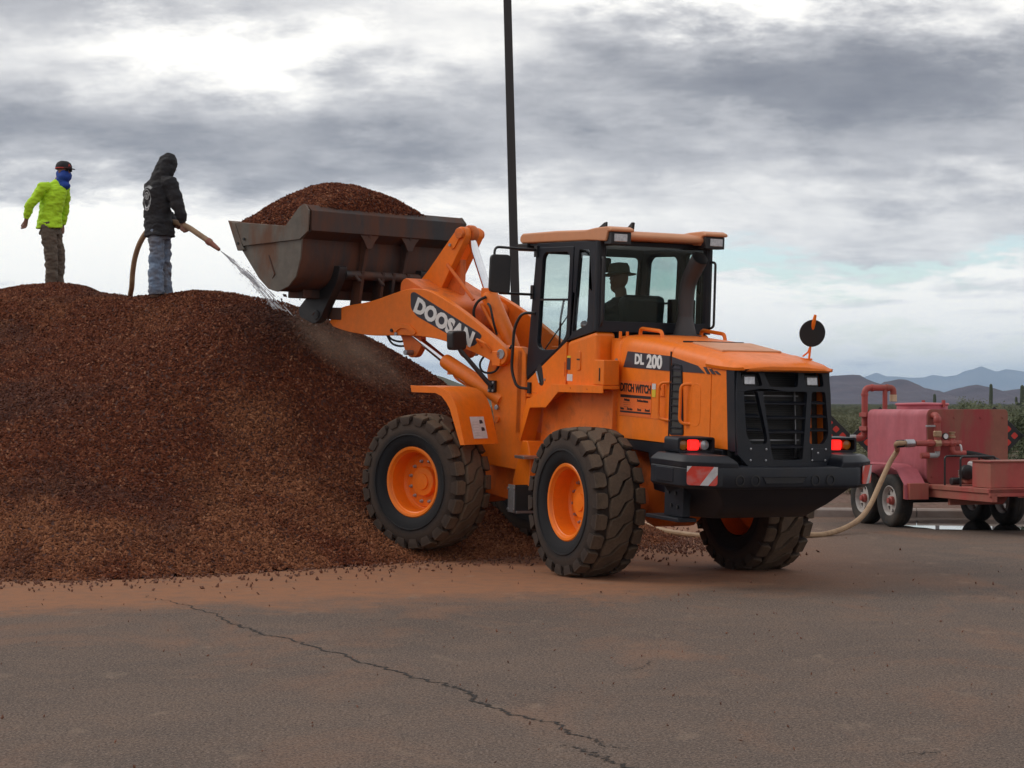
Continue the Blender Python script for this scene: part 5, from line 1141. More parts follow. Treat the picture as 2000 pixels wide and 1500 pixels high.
tp(MB().tube(fillet([(.99, -.31, 1.26), (.99, -.31, 1.02), (1.02, -.12, 1.02)], .06, 5), .040, 12), 'suction_pipe', PR, 0, mf)
tp(MB().lathe([(.03, 1.22), (.05, 1.225), (.05, 1.25), (.035, 1.255), (.035, 1.29), (.05, 1.295), (.05, 1.31)], (.99, -.31, 0), (0, 0, 1), 12), 'filter_cap', M['brass'], .003, mf)
tp(MB().tube(smooth_path([(.98, -.22, 1.155), (1.03, -.20, 1.12), (1.03, -.19, 1.06), (1.02, -.18, 1.03)], 4), .014, 8), 'bypass_tube', M['paper'], 0, mf)
tp(MB().tube(smooth_path([(1.02, -.10, 1.02), (1.15, .02, .99), (1.35, .15, .93), (1.5, .2, .86)], 5), .038, 10), 'suction_hose', M['rubber'], 0, mf)
# frame, deck, tool box, pump
fr_ = tp(MB().box(-1.05, 2.6, -.66, .66, .54, .60), 'deck', M['tank_frame'], .006)
for y in (-.60, .60): tp(MB().box(-1.05, 2.6, y - .04, y + .04, .43, .545), 'frame_beam', M['tank_frame'], .006, fr_)
tp(MB().prism([(-.66, .45), (-.66, .60), (.66, .60), (.66, .45)], 'x', .90, .93), 'end_beam', M['tank_frame'], .004, fr_)
tp(MB().prism([(-.58, .34), (-.58, .44), (.30, .44), (.22, .34)], 'x', 1.36, 1.42), 'lower_beam', M['tank_frame'], .004, fr_)
tp(MB().box(2.55, 2.6, -.66, .66, .50, .605), 'front_beam', M['tank_frame'], .006, fr_)
tp(MB().box(2.6, 3.6, -.06, .06, .46, .56), 'tongue', M['tank_frame'], .006, fr_)
tp(MB().cyl((3.45, 0, .02), (3.45, 0, .8), .03, n=12).box(3.36, 3.54, -.09, .09, .006, .03), 'jack', M['steel'], .004, fr_)
tb = tp(MB().box(1.95, 2.42, -.55, .60, .605, .94), 'deck_box', M['tank_frame'], .006); tp(MB().box(1.93, 2.44, -.57, .62, .935, .955), 'box_lid', M['tank_end'], .004, tb)
pk = tp(MB().tube(fillet([(1.70, -.58, .60), (1.70, -.58, .99), (1.70, -.06, .99), (1.70, -.06, .60)], .05), .014, 8).tube(fillet([(1.28, -.58, .60), (1.28, -.58, .99), (1.28, -.06, .99), (1.28, -.06, .60)], .05), .014, 8).tube([(1.28, -.40, .99), (1.70, -.40, .99)], .014, 8).tube([(1.28, -.2, .99), (1.70, -.2, .99)], .014, 8), 'pump_frame', BK, 0)
tp(MB().box(1.36, 1.60, -.44, -.14, .62, .80), 'pump_engine', M['tank_frame'], .03, pk)
tp(MB().lathe([(.07, -.06), (.10, -.04), (.10, .04), (.07, .06)], (1.58, -.42, .78), (1, 0, 0), 20), 'recoil_cover', BK, .006, pk)
tp(MB().box(1.36, 1.60, -.30, -.12, .80, .92), 'fuel_tank', M['paper'], .03, pk)
tp(MB().cyl((1.48, -.48, .66), (1.48, -.60, .66), .05, n=14), 'pump_outlet', BK, .006, pk)
for k in range(4): tp(MB().box(1.42, 1.56, -.46, -.435, .70 + k * .03, .712 + k * .03), 'cooling_fin', M['steel'], 0, pk)
tp(MB().lathe([(.045, 0), (.048, .02), (.040, .03), (.036, .026), (0, .026)], (.995, -.42, 1.25), (1, 0, 0), 20), 'pressure_gauge', BK, .002, mf)
tp(MB().cyl((1.023, -.42, 1.25), (1.025, -.42, 1.25), .035, n=20).cyl((.99, -.42, 1.16), (.99, -.42, 1.21), .010, n=8), 'gauge_dial', M['paper'], 0, mf)
for z in (.70, 1.50):
    for y in (-.54, -.2, .2, .54): tp(MB().cyl((.862, y, z), (.874, y, z), .014, n=8), 'bolt', M['tank_end'], 0, tank)
# axles, wheels, mudguards
M['t_tyre'] = make_mat('trailer_tyre', (.020, .019, .018), .85, dirt=(.10, .07, .05), dirt_amt=.5, dirt_scale=5, bump=.2, bump_scale=40)
M['t_rim'] = make_mat('pale_painted_rim', (.48, .46, .44), .45, dirt=(.2, .12, .09), dirt_amt=.5, dirt_scale=10)
TT = MB().lathe([(.20, -.085), (.24, -.105), (.31, -.108), (.35, -.092), (.362, -.07), (.362, -.03), (.355, -.028), (.355, -.02), (.362, -.018), (.362, .018), (.355, .02), (.355, .028), (.362, .03), (.362, .07), (.35, .092), (.31, .108), (.24, .105), (.20, .085)], axis=(0, 1, 0), n=40, cap=False).mesh('tyre', M['t_tyre'], 40)
def t_rim():
    mb = MB(); mb.lathe([(.205, -.09), (.205, .07), (.215, .085), (.198, .092), (.188, .075), (.182, .02)], axis=(0, 1, 0), n=36, cap=False)
    hl = []
    for k in range(8):
        a0 = 2 * PI * k / 8 + .12; a1 = 2 * PI * (k + 1) / 8 - .12; am = (a0 + a1) / 2
        hl.append([(.165 * math.cos(a0), .165 * math.sin(a0)), (.168 * math.cos(am), .168 * math.sin(am)), (.165 * math.cos(a1), .165 * math.sin(a1)), (.10 * math.cos(am), .10 * math.sin(am))])
    mb.plate([(.186 * math.cos(2 * PI * k / 36), .186 * math.sin(2 * PI * k / 36)) for k in range(36)], hl, 'y', .02, .035)
    return mb
RM = t_rim().mesh('wheel', M['t_rim'], 35)
HUB = MB().lathe([(.06, 0), (.058, .05), (.04, .06), (.038, .085), (0, .09)], axis=(0, 1, 0), n=18, cap=False).mesh('hub', M['tank_frame'], 35)
for (x, y) in ((.42, -.87), (-.40, -.87), (.42, .87), (-.40, .87)):
    w_ = link_mesh('wheel', RM, trailer, (x, y, .36)); w_.rotation_euler = (0, x, PI if y < 0 else 0)
    link_mesh('tyre', TT, w_); link_mesh('hub', HUB, w_, (0, .025, 0))
for x in (.42, -.40): tp(MB().cyl((x, -.80, .36), (x, .80, .36), .035, n=12), 'axle', BK, 0)
for s in (-1, 1):
    fpt = [(-.95, .62), (-.80, .80), (-.45, .865), (.45, .865), (.75, .80), (.98, .60), (1.0, .40), (.985, .40), (.965, .59), (.74, .78), (.44, .845), (-.44, .845), (-.78, .78), (-.93, .61)]
    tp(MB().prism(fpt, 'y', *sorted((s * .70, s * 1.02))), 'mudguard', M['tank_side'] if s < 0 else M['tank_frame'], .006)
tp(MB().box(.86, 1.06, -.98, -.70, .40, .62), 'step_box', M['tank_frame'], .006)

# ------------------------------------------------------------------ diamond end-of-road markers behind the trailer
M['sign_black'] = make_mat('black_sign_sheet', (.012, .011, .012), .5); M['sign_red'] = make_mat('red_marker_sheet', (.55, .035, .022), .35, emit=None)
M['galv'] = make_mat('galvanised_post', (.30, .30, .31), .5, metal=.5)
labels = ['black diamond marker with red squares behind the loader tail lamp', 'black diamond marker half hidden by the tank fill pipe', 'black diamond marker hidden behind the tank with its post showing below', 'black diamond marker with red squares beside the tank end wall', 'black diamond marker next to the palo verde tree']
for k, u in enumerate((1607, 1719, 1831, 1942, 2054)):
    D = 33.6 - .12 * k; p = at(u, 851, D)
    e = empty('diamond_marker', (p.x, D, .1)); tag(e, labels[k], 'road sign')
    h = .475; zc2 = p.z - .1
    pn = MB().prism([(0, zc2 - h), (h, zc2), (0, zc2 + h), (-h, zc2)], 'y', -.008, .008).obj('panel', M['sign_black'], e, .003)
    for i in range(4):
        for j in range(4):
            a = (i - 1.5) * .108; b2 = (j - 1.5) * .108; cx = a - b2; cz = a + b2; q = .062
            MB().prism(round_poly([(cx, zc2 + cz - q), (cx + q, zc2 + cz), (cx, zc2 + cz + q), (cx - q, zc2 + cz)], .02, 2), 'y', -.0125, -.008).obj('reflector', M['sign_red'], pn, 0, 0)
    MB().box(-.03, .03, .012, .05, -.15, zc2 + .2).obj('post', M['galv'], e, .004)

# ------------------------------------------------------------------ light pole behind the loader
pb = at(1017, 787, 33); pole = empty('light_pole', (pb.x, 33, 0), (0, R(-1.5), 0)); tag(pole, 'tall dark square light pole rising behind the loader', 'light pole')
MB().ring_stack([[(-r_, -r_, z), (r_, -r_, z), (r_, r_, z), (-r_, r_, z)] for r_, z in ((.075, .75), (.060, 12.0))]).obj('pole_shaft', M['pole'], pole, .01)
MB().cyl((0, 0, -.05), (0, 0, .75), .28, n=28).obj('pole_base', M['concrete'], pole, .02)
MB().box(-.16, .16, -.16, .16, .75, .78).obj('base_plate', M['pole'], pole, .005)
MB().box(-.04, .9, -.04, .04, 11.85, 11.93).obj('bracket_arm', M['pole'], pole, .01); MB().box(.75, 1.35, -.2, .2, 11.80, 11.97).obj('lamp_head', M['pole'], pole, .03)

# ------------------------------------------------------------------ puddle
def shader_water():
    m, t, b = principled('puddle_water'); b.inputs['Base Color'].default_value = (.02, .017, .016, 1); b.inputs['Roughness'].default_value = .03
    b.inputs['IOR'].default_value = 1.33; b.inputs['Specular IOR Level'].default_value = .9
    return m
pts = []
for k in range(60):
    a = 2 * PI * k / 60; rr_ = 1 + .22 * mnoise.noise(Vector((math.cos(a) * 2, math.sin(a) * 2, 3))) + .1 * mnoise.noise(Vector((math.cos(a) * 6, math.sin(a) * 6, 7)))
    pts.append((6.55 + 1.15 * rr_ * math.cos(a), 28.55 + 1.25 * rr_ * math.sin(a), .006))
pd = MB().add(pts, [list(range(60))]).obj('puddle', shader_water(), smooth=0); tag(pd, 'shallow puddle of water under the tank trailer', 'puddle', kind='structure')

# ------------------------------------------------------------------ hose and water
def gz(x, y):
    z = pile_h(x, y) if (x < 3.6 and 18.4 < y < 36) else 0
    return max(0, z) + .035
M['hose'] = make_mat('tan_hose', (.36, .235, .135), .6, dirt=(.18, .10, .06), dirt_amt=.6, dirt_scale=7)
c0 = TMX @ Vector((.99, -.98, 1.155)); c1 = TMX @ Vector((.99, -1.14, 1.15))
HP = [c0, c1, at(1752, 880, 28.0), at(1737, 905, 27.8), at(1717, 948, 27.5), at(1700, 985, 27.2), at(1680, 1012, 26.9), at(1650, 1031, 26.55), at(1612, 1043, 26.1)]
for (x, y) in ((3.75, 25.85), (3.3, 25.65), (2.9, 25.5), (2.4, 25.6), (1.95, 26.4), (1.7, 27.3), (1.5, 28.6), (.6, 30.0), (-1.5, 31.3), (-3.6, 31.6), (-5.0, 30.4), (-5.35, 29.0), (-5.2, 27.9)): HP.append(Vector((x, y, gz(x, y))))
HP += [at(257, 560, 27.1), at(259, 530, 26.9), at(264, 500, 26.75), at(274, 472, 26.6), at(290, 449, 26.45), at(312, 438, 26.3), at(340, 434, 26.0), at(364, 442, 25.85), at(390, 459, 25.75), at(412, 474, 25.68)]
hp = smooth_path(HP, 7)
hose = MB().tube(hp, .036, 10).obj('water_hose', M['hose'], None, 0); tag(hose, 'long tan water hose running from the trailer to the hooded worker', 'hose')
n0, n1_ = at(408, 472, 25.70), at(427, 487, 25.62); dd = (n1_ - n0).normalized()
MB().lathe([(.038, 0), (.046, .02), (.046, .06), (.036, .08), (.032, .14), (.026, .20), (.022, .235)], n0 - dd * .04, dd, 14)  .obj('nozzle', M['tank_end'], hose, .003)
MB().cyl(c0 - (c1 - c0) * .6, c0 + (c1 - c0) * .2, .055, n=14).obj('coupling', M['steel'], hose, .004)
MB().cyl(c0 + (c1 - c0) * .35, c0 + (c1 - c0) * 1.0, .052, n=14).obj('coupling', M['rubber'], hose, .004)
def shader_spray():
    m = bpy.data.materials.new('water_spray'); m.use_nodes = True; t = NT(m.node_tree); t.n.clear()
    a = t.new('ShaderNodeBsdfGlass'); a.inputs['IOR'].default_value = 1.33; a.inputs['Roughness'].default_value = .05; a.inputs[0].default_value = (.92, .92, .94, 1)
    b = t.new('ShaderNodeBsdfDiffuse'); b.inputs[0].default_value = (.75, .75, .77, 1)
    x = t.new('ShaderNodeMixShader'); x.inputs[0].default_value = .35; t.l.new(a.outputs[0], x.inputs[1]); t.l.new(b.outputs[0], x.inputs[2])
    o = t.new('ShaderNodeOutputMaterial'); t.l.new(x.outputs[0], o.inputs[0]); return m
wm = MB(); wr = random.Random(3); n2 = n1_ + dd * .02
for k in range(34):
    v0 = (dd * 6.2 + Vector((wr.gauss(0, .18), wr.gauss(0, .22), wr.gauss(0, .26)))) * wr.uniform(.85, 1.1)
    def pos(t): return n2 + v0 * t + Vector((0, 0, -4.9)) * t * t
    t0 = wr.uniform(0, .13) if k > 8 else 0.0
    for seg in range(3):
        ta = t0 + seg * wr.uniform(.05, .085); tb_ = ta + wr.uniform(.02, .055)
        if tb_ > .26: break
        q = [pos(ta + (tb_ - ta) * i / 5) for i in range(6)]
        wm.tube(q, [r_ * wr.uniform(.6, 1.3) for r_ in (.001, .0035, .0045, .004, .003, .001)], 5)
for k in range(650):
    v0 = (dd * 6.0 + Vector((wr.gauss(0, .42), wr.gauss(0, .4), wr.gauss(0, .55)))) * wr.uniform(.75, 1.1); t = wr.uniform(.03, .27)
    p = n2 + v0 * t + Vector((0, 0, -4.9)) * t * t; s_ = wr.uniform(.0025, .008) * (.6 + 1.5 * t)
    if p.z > pile_h(p.x, p.y): wm.ell(p, (s_, s_, s_ * 1.3), 6, 4)
tag(wm.obj('water_spray', shader_spray(), smooth=60), 'broken jet of water sprayed from the hose onto the pile', 'water', kind='stuff')

def shader_mist():
    m = bpy.data.materials.new('spray_mist'); m.use_nodes = True; t = NT(m.node_tree); t.n.clear()
    oc = t.new('ShaderNodeTexCoord').outputs['Object']
    ln = t.new('ShaderNodeVectorMath', operation='LENGTH'); t.put(ln.inputs[0], oc)
    f = t.math('MULTIPLY', t.maprange(ln.outputs['Value'], 1.0, .15, 0, 1, True), t.maprange(t.noise(oc, 2.2, 4, .6), .35, .65))
    v = t.new('ShaderNodeVolumePrincipled'); v.inputs['Color'].default_value = (.84, .64, .50, 1); t.put(v.inputs['Density'], t.math('MULTIPLY', f, .85))
    o = t.new('ShaderNodeOutputMaterial'); t.l.new(v.outputs[0], o.inputs['Volume']); return m
mi_p = at(680, 680, 24.1)
mist = MB().ell((0, 0, 0), (1, 1, 1), 24, 14).obj('spray_mist', shader_mist(), smooth=80); mist.location = mi_p; mist.scale = (1.15, .55, .36); mist.rotation_euler = (0, R(33), 0)
tag(mist, 'faint brown mist drifting where the water hits the pile', 'mist', kind='stuff')


# ------------------------------------------------------------------ people
def bake(mb, voxel, smooth_it=4, wrinkle=0.0, wfreq=(9, 9, 16), seed=0.0):
    me = bpy.data.meshes.new('form'); me.from_pydata([tuple(p) for p in mb.v], [], mb.f)
    bm = bmesh.new(); bm.from_mesh(me); bmesh.ops.recalc_face_normals(bm, faces=bm.faces); bm.to_mesh(me); bm.free()
    o = bpy.data.objects.new('form', me); col.objects.link(o)
    r_ = o.modifiers.new('r', 'REMESH'); r_.mode = 'VOXEL'; r_.voxel_size = voxel
    s_ = o.modifiers.new('s', 'SMOOTH'); s_.factor = .5; s_.iterations = smooth_it
    dg = bpy.context.evaluated_depsgraph_get(); dg.update()
    out = bpy.data.meshes.new_from_object(o.evaluated_get(dg)); bpy.data.objects.remove(o); bpy.data.meshes.remove(me)
    if wrinkle > 0:
        n = len(out.vertices); no = np.empty(n * 3); out.vertices.foreach_get('co', no); co = no.reshape(-1, 3)
        nr = np.array([v.normal[:] for v in out.vertices])
        dsp = np.array([mnoise.fractal(Vector((c[0] * wfreq[0], c[1] * wfreq[1], c[2] * wfreq[2] + seed)), .9, 2.2, 4) - .3 * abs(mnoise.noise(Vector((c[0] * wfreq[0] * .6 + c[2] * 9, c[1] * wfreq[1] * .6, c[2] * wfreq[2] * 1.3 + seed)))) for c in co])
        co += nr * (dsp * wrinkle)[:, None]; out.vertices.foreach_set('co', co.ravel()); out.update()
    out.polygons.foreach_set('use_smooth', [True] * len(out.polygons)); return out
def put(name, me, mat, parent):
    me.materials.clear(); me.materials.append(mat); me.name = name; return link_mesh(name, me, parent)
def torso(mb, rings, n=24):
    rr_ = []
    for (c, rx, ry, yaw) in rings:
        c = Vector(c); ca, sa = math.cos(yaw), math.sin(yaw)
        rr_.append([c + Vector((ca * rx * math.cos(t) - sa * ry * math.sin(t), sa * rx * math.cos(t) + ca * ry * math.sin(t), 0)) for t in (2 * PI * k / n for k in range(n))])
    mb.ring_stack(rr_)
def hand(mb, wrist, d, side, curl, sc=1.0):
    wrist = Vector(wrist); d = Vector(d).normalized(); s_ = Vector(side); s_ = (s_ - d * s_.dot(d)).normalized(); nrm_ = d.cross(s_)
    mb.tube([wrist - d * .03, wrist + d * .03, wrist + d * .085], [.028 * sc, .036 * sc, .034 * sc], 10, flat=.6)
    for k, (off, ln) in enumerate(((-.030, .062), (-.010, .075), (.011, .070), (.030, .055))):
        b0 = wrist + d * .08 + s_ * off * sc; c_ = curl + .08 * k
        p1 = b0 + (d * math.cos(c_ * .5) + nrm_ * math.sin(c_ * .5)) * ln * .45; p2 = p1 + (d * math.cos(c_ * 1.4) + nrm_ * math.sin(c_ * 1.4)) * ln * .35; p3 = p2 + (d * math.cos(c_ * 2.2) + nrm_ * math.sin(c_ * 2.2)) * ln * .3
        mb.tube([b0, p1, p2, p3], [.0105 * sc, .0100 * sc, .0092 * sc, .0078 * sc], 8)
    t0_ = wrist + d * .02 - s_ * .03 * sc; mb.tube([t0_, t0_ - s_ * .025 + d * .03, t0_ - s_ * .022 + d * .055 + nrm_ * .02, t0_ - s_ * .01 + d * .07 + nrm_ * .035], [.014, .0125, .011, .009], 8)
def head(mb, c, face, up=(0, 0, 1)):
    c = Vector(c); f = Vector(face).normalized(); u = Vector(up); s_ = u.cross(f).normalized(); u = f.cross(s_)
    mm2 = Matrix.Identity(4)
    for i in range(3): mm2[i][0] = f[i]; mm2[i][1] = s_[i]; mm2[i][2] = u[i]; mm2[i][3] = c[i]
    mb.ell((-.01, 0, .02), (.098, .078, .105), 20, 14, mm2); mb.ell((.035, 0, -.06), (.06, .055, .062), 16, 10, mm2)
    mb.tube([(.085, 0, .02), (.108, 0, -.015), (.092, 0, -.03)], [.010, .016, .012], 8, mm2)
    for sy in (1, -1): mb.ell((-.005, sy * .080, -.005), (.020, .010, .032), 10, 8, mm2); mb.ell((.082, sy * .032, .018), (.012, .016, .010), 8, 6, mm2)
    mb.ell((.088, 0, -.062), (.012, .026, .010), 10, 6, mm2)
    return mm2
M['hivis'] = make_mat('hi_vis_knit', (.46, .74, .02), .8, var=.08, bump=.1, bump_scale=120)
M['trouser'] = make_mat('brown_work_trousers', (.105, .078, .058), .9, dirt=(.16, .10, .07), dirt_amt=.5, dirt_scale=5)
M['jeans'] = make_mat('faded_jeans', (.17, .225, .32), .9, dirt=(.15, .115, .095), dirt_amt=.8, dirt_scale=3.0, dirt_lo=.42, dirt_hi=.62, bump=.1, bump_scale=150)
M['hoodie'] = make_mat('charcoal_hoodie', (.020, .019, .022), .95, dirt=(.05, .04, .036), dirt_amt=.4)
M['gaiter'] = make_mat('blue_neck_gaiter', (.015, .06, .33), .8); M['cap'] = make_mat('black_cap', (.014, .012, .016), .8); M['cap_red'] = make_mat('red_trim', (.45, .04, .03), .7)
M['boot'] = make_mat('dusty_boot', (.15, .085, .055), .9)
def boots(mb, feet, f):
    f = Vector(f).normalized(); s_ = Vector((0, 0, 1)).cross(f)
    for c in feet:
        c = Vector(c); mm2 = frame_matrix(c, f, s_)
        mb.ell((.06, 0, .045), (.145, .05, .05), 16, 10, mm2); mb.tube([(-.02, 0, .03), (-.02, 0, .20)], [.055, .058], 12, mm2)
# -- worker in the hi-vis shirt
D1 = 29.35; f1 = at(104, 550, D1); w1 = empty('person', (f1.x, D1, pile_h(f1.x, D1) - .05))
w1.scale = (1.05,) * 3
tag(w1, 'worker in hi-vis yellow green shirt, cap and blue face covering standing on the chip pile', 'person')
fc1 = (.80, -.60, 0)
Ls = [[(-.01, -.10, .06), (.0, -.10, .28), (-.01, -.10, .48), (-.045, -.09, .72), (-.065, -.075, .92)], [(.03, .13, .07), (.035, .12, .28), (.045, .10, .50), (-.005, .09, .72), (-.05, .075, .92)]]
rsh, rel, rwr = Vector((-.125, -.13, 1.385)), Vector((-.30, -.15, 1.13)), Vector((-.345, -.13, .945))
lsh, lel, lwr = Vector((.130, .13, 1.375)), Vector((.10, .24, 1.12)), Vector((.06, .26, .90))
yw = -.65
b = MB()
for L_ in Ls: b.tube(L_, [.05, .058, .062, .075, .085], 14)
torso(b, [((-.055, 0, .84), .14, .115, yw), ((-.05, 0, 1.0), .14, .11, yw), ((-.02, 0, 1.2), .165, .12, yw), ((.01, 0, 1.38), .16, .10, yw), ((.04, 0, 1.47), .07, .06, yw)])
b.tube([(.04, 0, 1.44), (.10, -.01, 1.56)], [.06, .055], 12); hm = head(b, (.145, -.015, 1.615), fc1, (.12, 0, 1))
for (s0, e0, r0, cu) in ((rsh, rel, rwr, .6), (lsh, lel, lwr, .6)):
    b.tube([s0, s0.lerp(e0, .5), e0, e0.lerp(r0, .6), r0], [.055, .05, .042, .038, .028], 12)
hand(b, rwr, (-.18, 0, -.98), (.8, -.6, 0), .75); hand(b, lwr, (.05, 0, -1), (.8, -.6, 0), .6)
put('body', bake(b, .0085, 3), M['skin'], w1)
b = MB(); torso(b, [((-.058, .0, .845), .200, .162, yw), ((-.055, 0, .92), .194, .155, yw), ((-.045, 0, 1.05), .178, .135, yw), ((-.015, 0, 1.22), .205, .15, yw), ((.005, 0, 1.33), .205, .142, yw), ((.015, 0, 1.40), .18, .12, yw), ((.03, 0, 1.455), .125, .10, yw), ((.06, 0, 1.51), .075, .07, yw)])
b.tube([rsh + Vector((.09, .05, .02)), rsh, rsh.lerp(rel, .5), rel, rel.lerp(rwr, .55), rwr + Vector((0, 0, .02))], [.075, .078, .074, .066, .058, .044], 14)
b.tube([lsh + Vector((-.09, -.05, .02)), lsh, lsh.lerp(lel, .5), lel, lel.lerp(lwr, .55), lwr + Vector((0, 0, .02))], [.075, .076, .072, .064, .056, .044], 14)
put('shirt', bake(b, .010, 4, .018, (8, 8, 15), 2), M['hivis'], w1)
b = MB(); torso(b, [((-.06, 0, .76), .160, .13, yw), ((-.06, 0, .84), .138, .108, yw), ((-.055, 0, .92), .12, .095, yw)])
for L_ in Ls: b.tube([L_[0]] + L_[1:], [.085, .088, .092, .108, .098], 16)
put('trousers', bake(b, .010, 3, .020, (8, 8, 13), 9), M['trouser'], w1)
b = MB(); boots(b, (Ls[0][0][:2] + (0.0,), Ls[1][0][:2] + (.01,)), fc1); put('boots', bake(b, .010, 3), M['boot'], w1)
b = MB(); b.ell((.02, 0, -.055), (.100, .090, .098), 20, 12, hm); b.ell((-.025, 0, -.03), (.098, .090, .075), 20, 12, hm); b.tube([(-.01, 0, -.06), (-.03, 0, -.14), (-.02, 0, -.20)], [.092, .094, .095], 18, hm); b.ell((.03, 0, -.19), (.085, .075, .06), 16, 8, hm)
put('neck_gaiter', bake(b, .009, 4, .006, (14, 14, 22), 4), M['gaiter'], w1)
b = MB(hm); cp2 = [(.112, .035), (.114, .06), (.110, .09), (.092, .125), (.055, .148), (0, .155)]
b.lathe(cp2, (-.012, 0, .0), (0, 0, 1), 24); cap_ = b.obj('cap', M['cap'], w1, 0, 60)
b = MB(hm); b.ring_stack([[(.085 + .10 * math.cos(t) * (1 if abs(t) < 2 else 0), .085 * math.sin(t), z - .012 * math.cos(t)) for t in np.linspace(-PI / 2, PI / 2, 14)] for z in (.040, .048)]); b.obj('cap_brim', M['cap'], w1, 0, 40)
MB(hm).lathe([(.1155, .036), (.117, .050), (.1155, .052)], (-.012, 0, 0), (0, 0, 1), 24, cap=False).obj('cap_trim', M['cap_red'], w1, 0, 40)
V, F = text_mesh('A', .05, .002, .002); MB(hm).add(V, F, frame_matrix((.100, 0, .085), (0, 1, 0), (-.3, 0, .95))).obj('cap_letter', M['cap_red'], w1, 0, 0)
MB(hm).ell((.093, .033, .016), (.012, .03, .018), 12, 8).ell((.093, -.033, .016), (.012, .03, .018), 12, 8).obj('sunglasses', M['black'], w1, 0, 60)
# -- worker in the hooded jacket
D2 = 26.0; f2 = at(311, 574, D2); w2 = empty('person', (f2.x, D2, pile_h(f2.x, D2) - .05))
w2.scale = (1.035,) * 3
tag(w2, 'worker in charcoal hooded jacket and blue jeans spraying water from a hose', 'person')
fc2 = (.78, .62, 0); yw2 = -.9
Ls = [[(-.02, -.09, .06), (-.025, -.09, .28), (-.02, -.085, .50), (-.02, -.08, .72), (-.015, -.07, .92)], [(.05, .10, .06), (.045, .10, .28), (.04, .09, .50), (.03, .08, .72), (.02, .07, .92)]]
rsh, rel, rwr = Vector((.145, -.13, 1.435)), Vector((.275, -.17, 1.10)), Vector((.315, -.12, .925))
lsh, lel, lwr = Vector((-.13, .16, 1.43)), Vector((.02, .27, 1.12)), Vector((.20, .05, .93))
hz1, hz2 = at(340, 434, 26.0) - w1.location * 0, at(364, 442, 25.85)
b = MB()
for L_ in Ls: b.tube(L_, [.05, .058, .062, .075, .085], 14)
torso(b, [((0, 0, .84), .14, .115, yw2), ((-.01, 0, 1.05), .14, .11, yw2), ((-.03, 0, 1.25), .165, .12, yw2), ((-.02, 0, 1.40), .15, .10, yw2), ((0, 0, 1.48), .07, .06, yw2)])
b.tube([(0, 0, 1.44), (.06, .01, 1.58)], [.06, .055], 12); hm2 = head(b, (.10, .02, 1.65), (.80, .55, -.25), (.2, .1, 1))
for (s0, e0, r0) in ((rsh, rel, rwr), (lsh, lel, lwr)): b.tube([s0, s0.lerp(e0, .5), e0, e0.lerp(r0, .6), r0], [.055, .05, .042, .038, .028], 12)
hand(b, rwr, Vector((.03, -.01, -.08)), (.8, .1, -.5), 1.0, 1.1); hand(b, lwr, Vector((.06, -.06, -.05)), (.7, .2, -.5), 1.0, 1.1)
put('body', bake(b, .0085, 3), M['skin'], w2)
b = MB(); torso(b, [((-.0, 0, .775), .225, .185, yw2), ((-.0, 0, .85), .220, .178, yw2), ((-.02, 0, 1.0), .205, .155, yw2), ((-.035, 0, 1.2), .215, .155, yw2), ((-.04, 0, 1.34), .215, .15, yw2), ((-.02, 0, 1.44), .175, .125, yw2), ((.02, .01, 1.52), .11, .10, yw2)])
b.tube([rsh + Vector((-.06, .03, -.02)), rsh, rsh.lerp(rel, .5), rel, rel.lerp(rwr, .6), rwr + Vector((0, 0, .02))], [.10, .10, .088, .078, .066, .05], 14)
b.tube([lsh + Vector((.06, -.03, -.02)), lsh, lsh.lerp(lel, .5), lel, lel.lerp(lwr, .6), lwr], [.10, .10, .088, .078, .066, .05], 14)
torso(b, [((.0, 0, 1.44), .125, .12, yw2), ((.035, .01, 1.54), .138, .128, yw2), ((.078, .015, 1.64), .140, .130, yw2), ((.098, .02, 1.72), .126, .118, yw2), ((.10, .025, 1.775), .09, .085, yw2), ((.10, .025, 1.815), .04, .035, yw2)])
jk = put('hooded_jacket', bake(b, .010, 4, .018, (7, 7, 12), 21), M['hoodie'], w2)
b = MB(hm2); b.ell((.075, 0, -.02), (.030, .055, .070), 16, 12); b.obj('hood_opening', M['cap'], w2, 0, 60)
b = MB(); torso(b, [((0, 0, .74), .160, .13, yw2), ((0, 0, .84), .150, .12, yw2), ((-.005, 0, .92), .13, .10, yw2)])
for L_ in Ls: b.tube(L_, [.098, .092, .090, .100, .095], 16)
put('jeans', bake(b, .010, 3, .020, (8, 8, 13), 33), M['jeans'], w2)
b = MB(); boots(b, (Ls[0][0][:2] + (0.0,), Ls[1][0][:2] + (.0,)), fc2); put('boots', bake(b, .010, 3), M['boot'], w2)
# print on the back of the jacket: arched word over an oval badge
bk_n = Vector((-.62, -.78, .0)).normalized(); ctr = Vector((-.135, -.125, 1.255)); exb = Vector((0, 0, 1)).cross(bk_n).normalized()
me_ = jk.data
from mathutils.bvhtree import BVHTree
bv = BVHTree.FromPolygons([v.co[:] for v in me_.vertices], [p.vertices[:] for p in me_.polygons])
def on_back(V, F, m2):
    out = []
    for v in V:
        p = m2 @ Vector(v); h = bv.ray_cast(p + bk_n * .5, -bk_n); out.append((h[0] + bk_n * .004) if h[0] is not None else p)
    return out, F
bm_ = frame_matrix(ctr, exb, (0, 0, 1)); pr = MB()
word = 'CULIACAN'
for i, ch in enumerate(word):
    a = R(62) * (.5 - i / (len(word) - 1)); V, F = text_mesh(ch, .042, .0, .0012)
    V, F = on_back([(v[0] * math.cos(a) - v[1] * math.sin(a) - math.sin(a) * .13, v[0] * math.sin(a) + v[1] * math.cos(a) + math.cos(a) * .13 - .005, 0) for v in V], F, bm_); pr.add(V, F)
